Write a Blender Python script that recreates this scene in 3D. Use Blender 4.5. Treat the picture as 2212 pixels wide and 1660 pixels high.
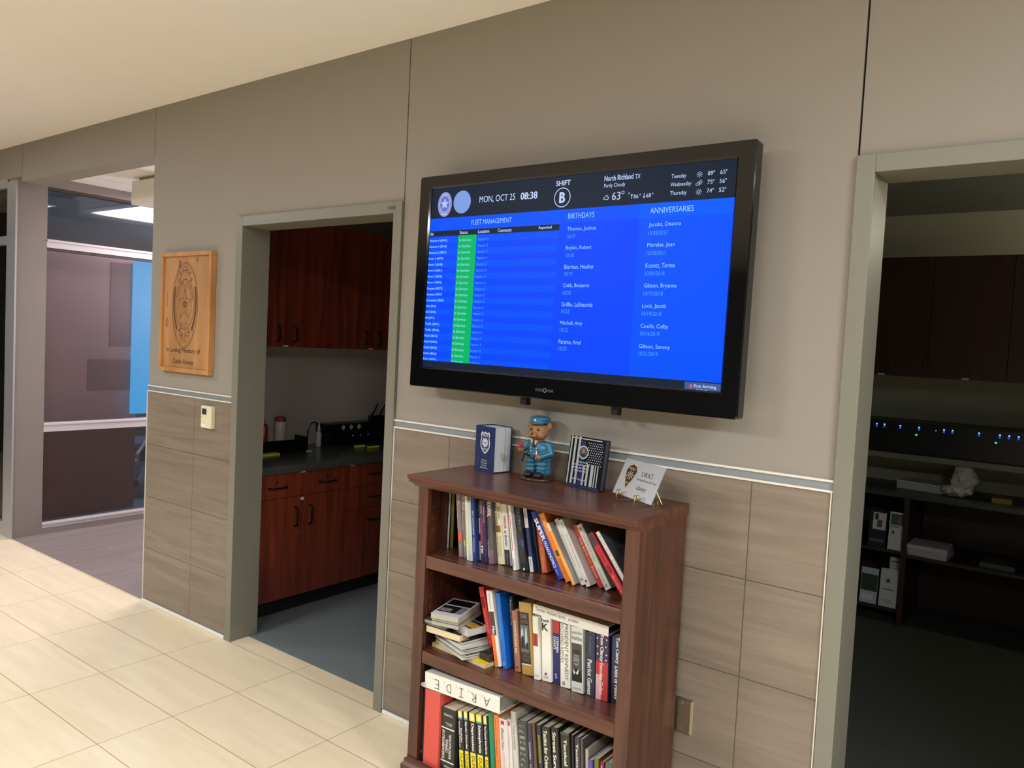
import bpy, bmesh, math, random
from mathutils import Vector, Matrix, Euler
random.seed(7)
for _o in list(bpy.data.objects): bpy.data.objects.remove(_o, do_unlink=True)
SC = bpy.context.scene
COL = SC.collection

# ------------------------------------------------------------------ camera
CAM_POS = Vector((2.4189, -2.3257, 1.6158))
PAN, TILT, ROLL, FPX = 0.6456, -0.0526, 0.0501, 1682.13
F_ = Vector((-math.sin(PAN)*math.cos(TILT), math.cos(PAN)*math.cos(TILT), math.sin(TILT)))
R0 = F_.cross(Vector((0, 0, 1))).normalized(); U0 = R0.cross(F_)
R_ = R0*math.cos(ROLL)+U0*math.sin(ROLL); U_ = U0*math.cos(ROLL)-R0*math.sin(ROLL)
cd = bpy.data.cameras.new('camera'); cam = bpy.data.objects.new('camera', cd); COL.objects.link(cam)
cd.sensor_fit = 'HORIZONTAL'; cd.sensor_width = 36.0; cd.lens = FPX/2212*36.0; cd.clip_start = 0.02; cd.clip_end = 60
M_ = Matrix.Identity(4)
for i in range(3):
    M_[i][0] = R_[i]; M_[i][1] = U_[i]; M_[i][2] = -F_[i]; M_[i][3] = CAM_POS[i]
cam.matrix_world = M_
SC.camera = cam

# ------------------------------------------------------------------ view, world, large lights
SC.view_settings.view_transform = 'Standard'; SC.view_settings.look = 'None'
SC.view_settings.gamma = 1.0; SC.view_settings.use_curve_mapping = False
SC.view_settings.exposure = 0.0
SC.cycles.max_bounces = 8; SC.cycles.diffuse_bounces = 5
W = bpy.data.worlds.new('world'); SC.world = W; W.use_nodes = True
W.node_tree.nodes['Background'].inputs[0].default_value = (0.05, 0.05, 0.06, 1)
W.node_tree.nodes['Background'].inputs[1].default_value = 0.3

def lin(c):
    out = []
    for v in c[:3]:
        v = v/255.0
        out.append(v/12.92 if v <= 0.04045 else ((v+0.055)/1.055)**2.4)
    return tuple(out)+(1.0,)

def area(name, loc, size, power, color, rot=(0, 0, 0)):
    l = bpy.data.lights.new(name, 'AREA'); l.shape = 'RECTANGLE'; l.size = size[0]; l.size_y = size[1]
    l.energy = power; l.color = lin(color)[:3]
    o = bpy.data.objects.new(name, l); COL.objects.link(o); o.location = loc; o.rotation_euler = rot
    return o
WARM = (240, 247, 255)
HALL_LAMPS = [(-3.5, -1.6, 36), (-1.0, -3.4, 120), (1.6, -3.4, 50), (4.0, -1.5, 118), (4.0, -3.4, 90)]  # third one is an unseen fill, added to lift the wall under the television
for hx, hy, hp in HALL_LAMPS:
    area('hall_lamp_light', (hx, hy, 2.825), (1.1, 0.5), hp, WARM)
area('alcove_lamp_light', (-3.0, 1.4, 2.64), (1.0, 0.5), 32, (248, 240, 255))
area('meeting_room_lamp_light', (-4.6, 1.38, 2.575), (0.6, 0.5), 45, (225, 235, 255))

# ------------------------------------------------------------------ materials
_mc = {}
def nt_new(name):
    m = bpy.data.materials.new(name); m.use_nodes = True
    nt = m.node_tree; b = nt.nodes['Principled BSDF']
    return m, nt, b
def N(nt, t, **k):
    n = nt.nodes.new(t)
    for a, v in k.items():
        if a in n.inputs: n.inputs[a].default_value = v
        else: setattr(n, a, v)
    return n
def mat(rgb, rough=0.5, metal=0.0, var=0.06, scale=40.0, bump=0.0, name=None, emit=0.0, coat=0.0, stretch=None):
    key = (tuple(rgb), rough, metal, var, scale, bump, emit, coat, stretch)
    if key in _mc: return _mc[key]
    m, nt, b = nt_new(name or 'surface_%d_%d_%d' % tuple(rgb[:3]))
    c = lin(rgb)
    b.inputs['Roughness'].default_value = rough; b.inputs['Metallic'].default_value = metal
    if coat: b.inputs['Coat Weight'].default_value = coat; b.inputs['Coat Roughness'].default_value = 0.08
    tc = N(nt, 'ShaderNodeTexCoord'); mp = N(nt, 'ShaderNodeMapping')
    if stretch: mp.inputs['Scale'].default_value = stretch
    no = N(nt, 'ShaderNodeTexNoise'); no.inputs['Scale'].default_value = scale; no.inputs['Detail'].default_value = 4
    mx = N(nt, 'ShaderNodeMix'); mx.data_type = 'RGBA'
    nt.links.new(tc.outputs['Object'], mp.inputs[0]); nt.links.new(mp.outputs[0], no.inputs['Vector'])
    nt.links.new(no.outputs[0], mx.inputs[0])
    mx.inputs[6].default_value = tuple(min(1, v*(1-var)) for v in c[:3])+(1,)
    mx.inputs[7].default_value = tuple(min(1, v*(1+var)) for v in c[:3])+(1,)
    if emit:
        b.inputs['Base Color'].default_value = (0, 0, 0, 1)
        b.inputs['Specular IOR Level'].default_value = 0.1
        b.inputs['Emission Color'].default_value = c; b.inputs['Emission Strength'].default_value = emit
    else:
        nt.links.new(mx.outputs[2], b.inputs['Base Color'])
    if bump:
        bp = N(nt, 'ShaderNodeBump'); bp.inputs['Strength'].default_value = bump; bp.inputs['Distance'].default_value = 0.002
        nt.links.new(no.outputs[0], bp.inputs['Height']); nt.links.new(bp.outputs[0], b.inputs['Normal'])
    _mc[key] = m
    return m

def tile_mat(name, axes, origin, size, c1, c2, grout, streak, rough, streak_scale, mortar=0.0016, amt=0.5):
    m, nt, b = nt_new(name)
    tc = N(nt, 'ShaderNodeTexCoord'); sp = N(nt, 'ShaderNodeSeparateXYZ'); cb = N(nt, 'ShaderNodeCombineXYZ')
    nt.links.new(tc.outputs['Object'], sp.inputs[0])
    for i, a in enumerate(axes):
        s = N(nt, 'ShaderNodeMath'); s.operation = 'SUBTRACT'; s.inputs[1].default_value = origin[i]-40*size[i]
        nt.links.new(sp.outputs['XYZ'.index(a)], s.inputs[0]); nt.links.new(s.outputs[0], cb.inputs[i])
    br = N(nt, 'ShaderNodeTexBrick'); br.offset = 0.0; br.squash = 1.0
    br.inputs['Scale'].default_value = 1; br.inputs['Brick Width'].default_value = size[0]; br.inputs['Row Height'].default_value = size[1]
    br.inputs['Mortar Size'].default_value = mortar; br.inputs['Mortar Smooth'].default_value = 0.1
    br.inputs['Color1'].default_value = lin(c1); br.inputs['Color2'].default_value = lin(c2); br.inputs['Mortar'].default_value = lin(grout)
    nt.links.new(cb.outputs[0], br.inputs['Vector'])
    # per-tile offset of the veining
    mp = N(nt, 'ShaderNodeMapping'); mp.inputs['Scale'].default_value = streak_scale
    nt.links.new(cb.outputs[0], mp.inputs[0])
    no = N(nt, 'ShaderNodeTexNoise'); no.inputs['Scale'].default_value = 1.0; no.inputs['Detail'].default_value = 7; no.inputs['Roughness'].default_value = 0.62
    no.inputs['Distortion'].default_value = 0.6
    sc = N(nt, 'ShaderNodeVectorMath'); sc.operation = 'MULTIPLY_ADD'
    sc.inputs[1].default_value = (30, 30, 30)
    nt.links.new(br.outputs['Color'], sc.inputs[0]); nt.links.new(mp.outputs[0], sc.inputs[2]); nt.links.new(sc.outputs[0], no.inputs['Vector'])
    rp = N(nt, 'ShaderNodeValToRGB'); rp.color_ramp.elements[0].position = 0.35; rp.color_ramp.elements[1].position = 0.68
    nt.links.new(no.outputs[0], rp.inputs[0])
    ml = N(nt, 'ShaderNodeMath'); ml.operation = 'MULTIPLY'; ml.inputs[1].default_value = amt
    nt.links.new(rp.outputs[0], ml.inputs[0])
    iv = N(nt, 'ShaderNodeMath'); iv.operation = 'SUBTRACT'; iv.inputs[0].default_value = 1.0
    nt.links.new(br.outputs['Fac'], iv.inputs[1])
    m2 = N(nt, 'ShaderNodeMath'); m2.operation = 'MULTIPLY'; nt.links.new(ml.outputs[0], m2.inputs[0]); nt.links.new(iv.outputs[0], m2.inputs[1])
    mx = N(nt, 'ShaderNodeMix'); mx.data_type = 'RGBA'; mx.inputs[7].default_value = lin(streak)
    nt.links.new(m2.outputs[0], mx.inputs[0]); nt.links.new(br.outputs['Color'], mx.inputs[6]); nt.links.new(mx.outputs[2], b.inputs['Base Color'])
    b.inputs['Roughness'].default_value = rough
    bp = N(nt, 'ShaderNodeBump'); bp.inputs['Strength'].default_value = 0.35; bp.inputs['Distance'].default_value = 0.002; bp.invert = True
    nt.links.new(br.outputs['Fac'], bp.inputs['Height']); nt.links.new(bp.outputs[0], b.inputs['Normal'])
    return m

def wood_mat(name, dark, light, scale=(3, 40, 40), rough=0.35, coat=0.3):
    m, nt, b = nt_new(name)
    tc = N(nt, 'ShaderNodeTexCoord'); mp = N(nt, 'ShaderNodeMapping'); mp.inputs['Scale'].default_value = scale
    no = N(nt, 'ShaderNodeTexNoise'); no.inputs['Scale'].default_value = 1.0; no.inputs['Detail'].default_value = 6; no.inputs['Distortion'].default_value = 0.5
    nt.links.new(tc.outputs['Object'], mp.inputs[0]); nt.links.new(mp.outputs[0], no.inputs['Vector'])
    rp = N(nt, 'ShaderNodeValToRGB'); e = rp.color_ramp.elements
    e[0].position = 0.3; e[0].color = lin(dark); e[1].position = 0.72; e[1].color = lin(light)
    nt.links.new(no.outputs[0], rp.inputs[0]); nt.links.new(rp.outputs[0], b.inputs['Base Color'])
    b.inputs['Roughness'].default_value = rough; b.inputs['Coat Weight'].default_value = coat; b.inputs['Coat Roughness'].default_value = 0.25
    return m

def glass_mat(name, tint=(235, 240, 242)):
    m = bpy.data.materials.new(name); m.use_nodes = True; nt = m.node_tree; nt.nodes.clear()
    out = N(nt, 'ShaderNodeOutputMaterial'); tr = N(nt, 'ShaderNodeBsdfTransparent'); gl = N(nt, 'ShaderNodeBsdfGlossy')
    tr.inputs[0].default_value = lin(tint); gl.inputs['Roughness'].default_value = 0.03
    fr = N(nt, 'ShaderNodeFresnel'); fr.inputs[0].default_value = 1.6
    mx = N(nt, 'ShaderNodeMixShader')
    nt.links.new(fr.outputs[0], mx.inputs[0]); nt.links.new(tr.outputs[0], mx.inputs[1]); nt.links.new(gl.outputs[0], mx.inputs[2]); nt.links.new(mx.outputs[0], out.inputs[0])
    return m

PAINT = mat((144, 137, 125), 0.65, var=0.025, scale=3.0, bump=0.03, name='greige_wall_paint')
CEIL = mat((238, 232, 224), 0.8, var=0.02, scale=5, name='cream_ceiling_paint')
FRAME = mat((124, 122, 108), 0.38, var=0.03, scale=6, name='grey_green_frame_enamel')
FLOORM = tile_mat('cream_floor_tile', 'XY', (-3.002, -0.0099), (0.6145, 0.303), (238, 220, 190), (242, 225, 196), (160, 130, 92), (222, 202, 168), 0.34, (2.2, 16, 1), amt=0.55)
WALLT = tile_mat('taupe_wall_tile', 'XZ', (1.5998, 1.234), (0.6135, 0.3044), (134, 120, 104), (140, 126, 110), (84, 72, 60), (108, 95, 81), 0.4, (1.6, 22, 1), mortar=0.0018, amt=0.75)
ALCT = tile_mat('grey_plank_tile', 'YX', (0.35, -2.3), (0.92, 0.46), (140, 128, 124), (146, 134, 130), (104, 92, 88), (118, 107, 104), 0.35, (1.2, 20, 1), amt=0.7)
CHERRY = wood_mat('cherry_bookcase_wood', (64, 31, 20), (102, 56, 37), (2, 2, 2) if False else (3, 45, 45))
CHERRYV = wood_mat('cherry_upright_wood', (60, 29, 18), (94, 51, 33), (45, 45, 3))
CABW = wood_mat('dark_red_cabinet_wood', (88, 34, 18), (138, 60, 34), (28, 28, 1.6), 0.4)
ALU = mat((196, 196, 202), 0.32, 0.7, name='satin_aluminium')
WHITEM = mat((226, 220, 206), 0.35, 0.1, name='white_trim_metal')
BAND = mat((142, 148, 152), 0.4, 0.3, name='grey_trim_band')
DARKGAP = mat((30, 24, 20), 0.9, name='dark_joint')
GREYC = mat((108, 116, 118), 0.95, var=0.12, scale=160, bump=0.2, name='grey_carpet')
PAGES = mat((206, 196, 172), 0.8, var=0.1, scale=1, stretch=(900, 3, 3), name='page_edges')
PAGESH = mat((206, 196, 172), 0.8, var=0.1, scale=1, stretch=(3, 3, 900), name='page_edges_flat')
BLACKP = mat((14, 15, 17), 0.35, name='black_plastic')

# ------------------------------------------------------------------ mesh helpers
def obj(name, bm, m, parent=None, smooth=False):
    me = bpy.data.meshes.new(name)
    bmesh.ops.recalc_face_normals(bm, faces=bm.faces)
    bm.to_mesh(me); bm.free()
    if isinstance(m, (list, tuple)):
        for q in m: me.materials.append(q)
    else: me.materials.append(m)
    if smooth:
        for p in me.polygons: p.use_smooth = True
    o = bpy.data.objects.new(name, me); COL.objects.link(o)
    if parent is not None: o.parent = parent
    return o
def box(bm, x0, x1, y0, y1, z0, z1, mi=0):
    vs = [bm.verts.new((x, y, z)) for z in (z0, z1) for y in (y0, y1) for x in (x0, x1)]
    for f in ((0, 1, 3, 2), (4, 6, 7, 5), (0, 4, 5, 1), (2, 3, 7, 6), (0, 2, 6, 4), (1, 5, 7, 3)):
        fc = bm.faces.new([vs[i] for i in f]); fc.material_index = mi
def bb(x0, x1, y0, y1, z0, z1, bevel=0.0, seg=2):
    bm = bmesh.new(); box(bm, x0, x1, y0, y1, z0, z1)
    if bevel: bmesh.ops.bevel(bm, geom=bm.edges[:], offset=bevel, segments=seg, affect='EDGES', profile=0.6)
    return bm
def boxes(lst, bevel=0.0):
    bm = bmesh.new()
    for a in lst: box(bm, *a)
    if bevel: bmesh.ops.bevel(bm, geom=bm.edges[:], offset=bevel, segments=1, affect='EDGES')
    return bm
def tube(bm, pts, r, n=10, closed=False, cap=True):
    pts = [Vector(p) for p in pts]; rings = []
    rr = r if isinstance(r, (list, tuple)) else [r]*len(pts)
    up = Vector((0.123, 0.34, 0.93)).normalized()
    for i, p in enumerate(pts):
        if closed: t = pts[(i+1) % len(pts)]-pts[i-1]
        else: t = pts[min(i+1, len(pts)-1)]-pts[max(i-1, 0)]
        t.normalize(); a = t.cross(up)
        if a.length < 1e-3: a = t.cross(Vector((1, 0, 0)))
        a.normalize(); b = t.cross(a)
        rings.append([bm.verts.new(p+a*math.cos(2*math.pi*k/n)*rr[i]+b*math.sin(2*math.pi*k/n)*rr[i]) for k in range(n)])
    m = len(rings)
    for i in range(m if closed else m-1):
        A, B = rings[i], rings[(i+1) % m]
        for k in range(n): bm.faces.new((A[k], A[(k+1) % n], B[(k+1) % n], B[k]))
    if cap and not closed:
        bm.faces.new(rings[0][::-1]); bm.faces.new(rings[-1])
def lathe(bm, prof, c=(0, 0, 0), n=20, sx=1, sy=1):
    rings = []
    for r, z in prof:
        rings.append([bm.verts.new((c[0]+sx*max(r, 1e-4)*math.cos(2*math.pi*k/n), c[1]+sy*max(r, 1e-4)*math.sin(2*math.pi*k/n), c[2]+z)) for k in range(n)])
    for A, B in zip(rings, rings[1:]):
        for k in range(n): bm.faces.new((A[k], A[(k+1) % n], B[(k+1) % n], B[k]))
    bm.faces.new(rings[0][::-1]); bm.faces.new(rings[-1])
def ell(bm, c, r, rot=None, sub=3):
    g = bmesh.ops.create_icosphere(bm, subdivisions=sub, radius=1.0)
    Mx = Matrix.Translation(c) @ (rot.to_4x4() if rot else Matrix.Identity(4)) @ Matrix.Diagonal((r[0], r[1], r[2], 1))
    bmesh.ops.transform(bm, matrix=Mx, verts=g['verts'])
def limb(bm, a, b, ra, rb, n=5):
    a = Vector(a); b = Vector(b)
    for i in range(n+1):
        t = i/n; r = ra+(rb-ra)*t; ell(bm, a.lerp(b, t), (r, r, r), sub=2)
def blob(name, bm, m, parent, vox=0.003, smooth_it=6):
    o = obj(name, bm, m, parent)
    md = o.modifiers.new('r', 'REMESH'); md.mode = 'VOXEL'; md.voxel_size = vox; md.use_smooth_shade = True
    sm = o.modifiers.new('s', 'SMOOTH'); sm.iterations = smooth_it; sm.factor = 0.5
    dg = bpy.context.evaluated_depsgraph_get()
    me = bpy.data.meshes.new_from_object(o.evaluated_get(dg)); me.name = name
    o.modifiers.clear(); o.data = me
    for p in me.polygons: p.use_smooth = True
    return o
def empty(name, loc, label=None, cat=None, group=None, rot=(0, 0, 0)):
    o = bpy.data.objects.new(name, None); COL.objects.link(o); o.location = loc; o.rotation_euler = rot
    o.empty_display_size = 0.02
    return tag(o, label, cat, group)
def tag(o, label=None, cat=None, group=None, kind=None):
    if label: o['label'] = label
    if cat: o['category'] = cat
    if group: o['group'] = group
    if kind: o['kind'] = kind
    return o
def struct(name, bm, m, label=None, parent=None):
    o = obj(name, bm, m, parent); o['kind'] = 'structure'
    if label: o['label'] = label
    return o

# ------------------------------------------------------------------ lettering
_tc = {}
def glyphs(s, bold=0.0):
    k = (s, bold)
    if k not in _tc:
        c = bpy.data.curves.new('t', 'FONT'); c.body = s; c.resolution_u = 3
        o = bpy.data.objects.new('t', c); me = bpy.data.meshes.new_from_object(o)
        vs = [v.co.copy() for v in me.vertices]; fs = [tuple(p.vertices) for p in me.polygons]
        bpy.data.objects.remove(o); bpy.data.meshes.remove(me)
        if bold:      # thicker strokes: the outline repeated a little to each side
            base_v, base_f, n0 = list(vs), list(fs), len(vs); vs, fs = [], []
            for q, (dx, dy) in enumerate(((-bold*.9, 0), (bold*.9, 0), (0, bold*.5), (0, -bold*.5))):
                vs += [v+Vector((dx, dy, 0.12*q)) for v in base_v]; fs += [tuple(i+q*n0 for i in f) for f in base_f]
        x0 = min(v.x for v in vs); x1 = max(v.x for v in vs); y0 = min(v.y for v in vs); y1 = max(v.y for v in vs)
        _tc[k] = (vs, fs, x0, x1, y0, y1)
    return _tc[k]
class Print:
    """flat lettering and marks gathered on one surface: u to the right, v up, raised by h along n"""
    def __init__(s, O=(0, 0, 0), u=(1, 0, 0), v=(0, 0, 1), n=(0, -1, 0), h=0.0004):
        s.O = Vector(O); s.u = Vector(u); s.v = Vector(v); s.n = Vector(n); s.h = h; s.bm = bmesh.new()
    def P(s, a, b, k=0): return s.O+s.u*a+s.v*b+s.n*(s.h*(1+k))
    def text(s, t, a, b, w=None, hh=None, rot=0, bold=0.0, cx=False, k=0):
        # a,b lower-left of the text box (or centre when cx); w,hh box size; rot in degrees
        vs, fs, x0, x1, y0, y1 = glyphs(t, bold)
        sy = hh/(y1-y0) if hh else None; sx = w/(x1-x0) if w else sy
        if sy is None: sy = sx
        ca, sa = math.cos(math.radians(rot)), math.sin(math.radians(rot))
        ox, oy = ((x0+x1)/2, (y0+y1)/2) if cx else (x0, y0)
        nv = []
        for p in vs:
            X = (p.x-ox)*sx; Y = (p.y-oy)*sy
            nv.append(s.bm.verts.new(s.P(a+X*ca-Y*sa, b+X*sa+Y*ca, k+p.z)))
        for f in fs:
            try: s.bm.faces.new([nv[i] for i in f])
            except Exception: pass
        return s
    def poly(s, pts, k=0):
        s.bm.faces.new([s.bm.verts.new(s.P(a, b, k)) for a, b in pts]); return s
    def rect(s, a0, a1, b0, b1, k=0): return s.poly([(a0, b0), (a1, b0), (a1, b1), (a0, b1)], k)
    def ring(s, c, ra, rb, w, n=40, t0=0, t1=360, k=0):
        A = []; B = []
        for i in range(n+1):
            t = math.radians(t0+(t1-t0)*i/n)
            A.append(s.bm.verts.new(s.P(c[0]+ra*math.cos(t), c[1]+rb*math.sin(t), k)))
            B.append(s.bm.verts.new(s.P(c[0]+(ra-w)*math.cos(t), c[1]+(rb-w)*math.sin(t), k)))
        for i in range(n): s.bm.faces.new((A[i], A[i+1], B[i+1], B[i]))
        return s
    def disc(s, c, ra, rb, n=32, k=0):
        return s.poly([(c[0]+ra*math.cos(2*math.pi*i/n), c[1]+rb*math.sin(2*math.pi*i/n)) for i in range(n)], k)
    def line(s, p, q, w, k=0):
        d = Vector((q[0]-p[0], q[1]-p[1])); d.normalize(); nx, ny = -d.y*w/2, d.x*w/2
        return s.poly([(p[0]+nx, p[1]+ny), (q[0]+nx, q[1]+ny), (q[0]-nx, q[1]-ny), (p[0]-nx, p[1]-ny)], k)
    def star(s, c, r, r2, k=0, n=5, a0=90):
        pts = []
        for i in range(2*n):
            t = math.radians(a0+180*i/n); q = r if i % 2 == 0 else r2
            pts.append((c[0]+q*math.cos(t), c[1]+q*math.sin(t)))
        vc = s.bm.verts.new(s.P(c[0], c[1], k)); vv = [s.bm.verts.new(s.P(a, b, k)) for a, b in pts]
        for i in range(2*n): s.bm.faces.new((vc, vv[i], vv[(i+1) % (2*n)]))
        return s
    def arc(s, t, c, ra, rb, a0, a1, hh, up=True, bold=0.0, k=0):
        m = len(t)
        for i, ch in enumerate(t):
            if ch == ' ': continue
            an = a0+(a1-a0)*(i/(m-1) if m > 1 else 0.5); q = math.radians(an)
            s.text(ch, c[0]+ra*math.cos(q), c[1]+rb*math.sin(q), hh=hh, w=None, rot=an-90 if up else an+90, bold=bold, cx=True, k=k)
        return s
    def done(s, name, m, parent=None, label=None):
        me_faces = len(s.bm.faces)
        me = bpy.data.meshes.new(name); s.bm.to_mesh(me); s.bm.free(); me.materials.append(m)
        o = bpy.data.objects.new(name, me); COL.objects.link(o)
        if parent is not None: o.parent = parent
        if label: o['label'] = label
        return o

# ================================================================== STRUCTURE
ZC, ZR, ZD = 2.848, 1.234, 2.184
struct('floor', bb(-8, 5.5, -7.0, 0.0, -0.06, 0), FLOORM, 'cream rectangular floor tiles of the hallway')
struct('floor_door_threshold', bb(-1.115, 0.06, 0.0, 0.1, -0.06, 0), FLOORM)
struct('floor_alcove', bb(-3.85, -1.80, 0.0, 2.6, -0.06, -0.0005), ALCT, 'grey wood-look plank tiles of the alcove')
struct('floor_office', bb(-1.8, 1.0, 0.1, 3.45, -0.06, -0.001), GREYC, 'grey carpet of the dark workroom')
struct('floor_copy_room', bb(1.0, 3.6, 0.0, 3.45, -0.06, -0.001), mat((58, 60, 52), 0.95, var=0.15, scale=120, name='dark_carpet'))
struct('floor_meeting_room', bb(-8, -3.85, 0.0, 3.4, -0.06, -0.0005), mat((70, 76, 84), 0.9, var=0.15, scale=90, name='meeting_carpet'))
struct('ceiling', bb(-8, 5.5, -7.0, 0.15, ZC, ZC+0.06), CEIL, 'smooth cream hallway ceiling')
cm = tile_mat('white_ceiling_tile', 'XY', (-2.3, 0.35), (0.61, 0.61), (240, 234, 230), (242, 236, 232), (206, 198, 194), (230, 224, 220), 0.9, (6, 6, 1), mortar=0.008, amt=0.25)
struct('ceiling_alcove', bb(-3.85, -1.8, 0.15, 2.6, 2.665, 2.72), cm)
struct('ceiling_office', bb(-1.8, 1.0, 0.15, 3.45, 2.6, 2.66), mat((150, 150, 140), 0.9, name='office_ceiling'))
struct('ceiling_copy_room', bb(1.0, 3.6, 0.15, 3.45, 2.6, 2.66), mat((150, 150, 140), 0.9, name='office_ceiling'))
struct('ceiling_meeting_room', bb(-8, -3.86, 0.15, 3.4, 2.6, 2.66), tile_mat('grey_ceiling_tile', 'XY', (-4.3, 1.08), (0.61, 0.61), (120, 128, 138), (122, 130, 140), (100, 106, 114), (112, 118, 128), 0.9, (6, 6, 1), mortar=0.008, amt=0.2))
# hallway back wall: painted panels with open joints between them
P = []
P += [(-1.957, -1.115, 0, 0.15, 1.270, ZD), (-1.957, 0.0564, 0, 0.15, ZD, ZC)]
P += [(0.0624, 1.8345, 0, 0.15, 1.270, ZC)]
P += [(1.8405, 5.5, 0, 0.15, ZD, ZC), (2.85, 5.5, 0, 0.15, 1.270, ZD)]
P += [(-3.763, -1.962, 0, 0.15, 2.585, ZC), (-8, -3.769, 0, 0.15, 2.622, ZC)]
struct('wall_back', boxes(P), PAINT, 'greige painted upper wall panels above the tile')
struct('trim_1', boxes([(x-0.012, x+0.012, 0.012, 0.03, z0, ZC-0.001) for x, z0 in ((0.0594, ZD+0.001), (1.8375, ZD+0.001), (-1.9595, 2.586), (-3.766, 2.623))]), DARKGAP, 'dark open joints between the wall panels')
struct('wall_tile', boxes([(-1.957, -1.118, -0.004, 0.15, 0.0, ZR), (0.064, 1.832, -0.004, 0.15, 0.0, ZR), (2.853, 5.5, -0.004, 0.15, 0, ZR)]), WALLT, 'taupe veined wall tiles below the chair rail')
segs = [(-1.957, -1.116), (0.061, 1.836), (2.851, 5.5)]
struct('trim_2', boxes([(a, b, -0.009, 0.10, ZR, ZR+0.0065) for a, b in segs]+[(a, b, -0.009, 0.10, 1.2640, 1.2705) for a, b in segs]), WHITEM, 'thin white metal lips of the chair rail')
struct('trim_3', boxes([(a, b, -0.004, 0.10, ZR+0.0065, 1.2640) for a, b in segs]), BAND, 'grey band of the chair rail')
struct('trim_4', boxes([(-1.9605, -1.9565, -0.009, 0.15, 0.0, ZR), (-1.1185, -1.1155, -0.008, 0, 0.018, ZR), (0.0605, 0.064, -0.008, 0, 0.018, ZR), (1.8305, 1.8345, -0.0095, 0, 0.018, ZR+0.004)]), WHITEM, 'thin white metal edges of the tiled wall')
struct('baseboard_back', boxes([(a, b, -0.016, -0.003, 0.0, 0.018) for a, b in ((-1.957, -1.120), (0.066, 1.83), (2.86, 5.5))], 0.003), mat((225, 225, 215), 0.4, name='white_base_strip'), 'low white strip along the foot of the tile')
# other hallway walls
struct('wall_front', bb(-8, 5.5, -7.1, -7.0, 0, ZC), mat((78, 74, 67), 0.7, name='far_hall_paint'))
struct('wall_right', bb(5.5, 5.6, -7.0, 0.15, 0, ZC), mat((78, 74, 67), 0.7, name='far_hall_paint'))
struct('wall_left', bb(-8.1, -8, -7.0, 3.4, 0, ZC), mat((78, 74, 67), 0.7, name='far_hall_paint'))
# alcove and rooms
struct('wall_alcove_right', bb(-1.955, -1.80, 0.15, 3.45, 0, 2.665), mat((190, 180, 172), 0.6, name='alcove_paint'))
struct('wall_alcove_back', bb(-3.85, -1.955, 2.6, 2.7, 0, 2.665), mat((190, 180, 172), 0.6, name='alcove_paint'))
RP = mat((98, 101, 96), 0.75, var=0.03, scale=4, name='room_paint')
RQ = mat((176, 174, 152), 0.75, var=0.03, scale=4, name='dark_room_paint')
struct('wall_office_back', bb(-1.8, 1.0, 3.45, 3.55, 0, 2.66), RP)
struct('wall_copy_room_back', bb(1.0, 3.6, 3.45, 3.55, 0, 2.66), RQ)
struct('wall_between_rooms', bb(0.95, 1.05, 0.15, 3.45, 0, 2.66), RP)
struct('wall_copy_room_right', bb(3.6, 3.7, 0.15, 3.45, 0, 2.66), RP)
MR = mat((92, 104, 116), 0.7, name='meeting_room_paint')
struct('wall_meeting_room_back', bb(-8, -3.95, 3.4, 3.5, 0, 2.66), MR)

# hollow metal door frames
def door_frame(name, x0, x1, z1, f=0.05, y0=-0.014, y1=0.152, label=''):
    bm = bmesh.new()
    def jamb(a, b, c, d): box(bm, a, b, y0, y1, c, d)
    jamb(x0, x0+f, 0, z1); jamb(x1-f, x1, 0, z1); jamb(x0+f, x1-f, z1-f, z1)
    o = struct(name, bm, FRAME, label)
    md = o.modifiers.new('b', 'BEVEL'); md.width = 0.002; md.segments = 2
    return o
d1 = door_frame('door_1', -1.115, 0.06, ZD, label='grey metal frame of the open doorway left of the television')
d2 = door_frame('door_2', 1.8365, 2.85, ZD, label='grey metal frame of the dark doorway at the right')
pt = Print((0, -0.014, 0)); pt.text('1K05A', -0.022, 2.150, w=0.048, hh=0.014, bold=0.02); pt.done('room_number', mat((52, 50, 42), 0.6), d1, 'small dark room number')

# ================================================================== ALCOVE PARTITION
GL = glass_mat('clear_glass')
AX = -3.85
PF = mat((136, 128, 122), 0.4, 0.25, var=0.02, scale=6, name='taupe_aluminium')
PFL = mat((206, 200, 200), 0.35, 0.3, var=0.02, scale=6, name='bright_aluminium')
w1 = struct('window_1', boxes([(AX-0.13, AX, 0.0, 0.205, 0, 2.62), (AX-0.10, AX, 0.205, 2.6, 2.595, 2.665), (AX-0.10, AX, 0.205, 2.6, 0.0, 0.045), (AX-0.10, AX, 1.9, 1.98, 0.045, 2.6)]), PF, 'interior glass partition of the alcove')
for nm, z0, z1, mt in (('window_sill', 0.045, 0.087, PFL), ('mid_rail', 0.775, 0.845, PFL), ('transom', 2.150, 2.212, PFL)):
    bm = boxes([(AX-0.09, AX-0.002, 0.205, 2.6, z0, z1), (AX-0.09, AX+0.010, 0.205, 2.6, z1-0.018, z1-0.006)])
    struct(nm, bm, mt, None, w1)
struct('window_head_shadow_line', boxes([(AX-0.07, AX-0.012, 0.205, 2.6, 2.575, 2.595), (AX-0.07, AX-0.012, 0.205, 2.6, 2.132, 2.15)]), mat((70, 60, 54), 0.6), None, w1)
struct('glass', boxes([(AX-0.035, AX-0.027, 0.205, 2.6, z0, z1) for z0, z1 in ((0.087, 0.775), (0.845, 2.132), (2.212, 2.575))]), GL, None, w1)
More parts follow.
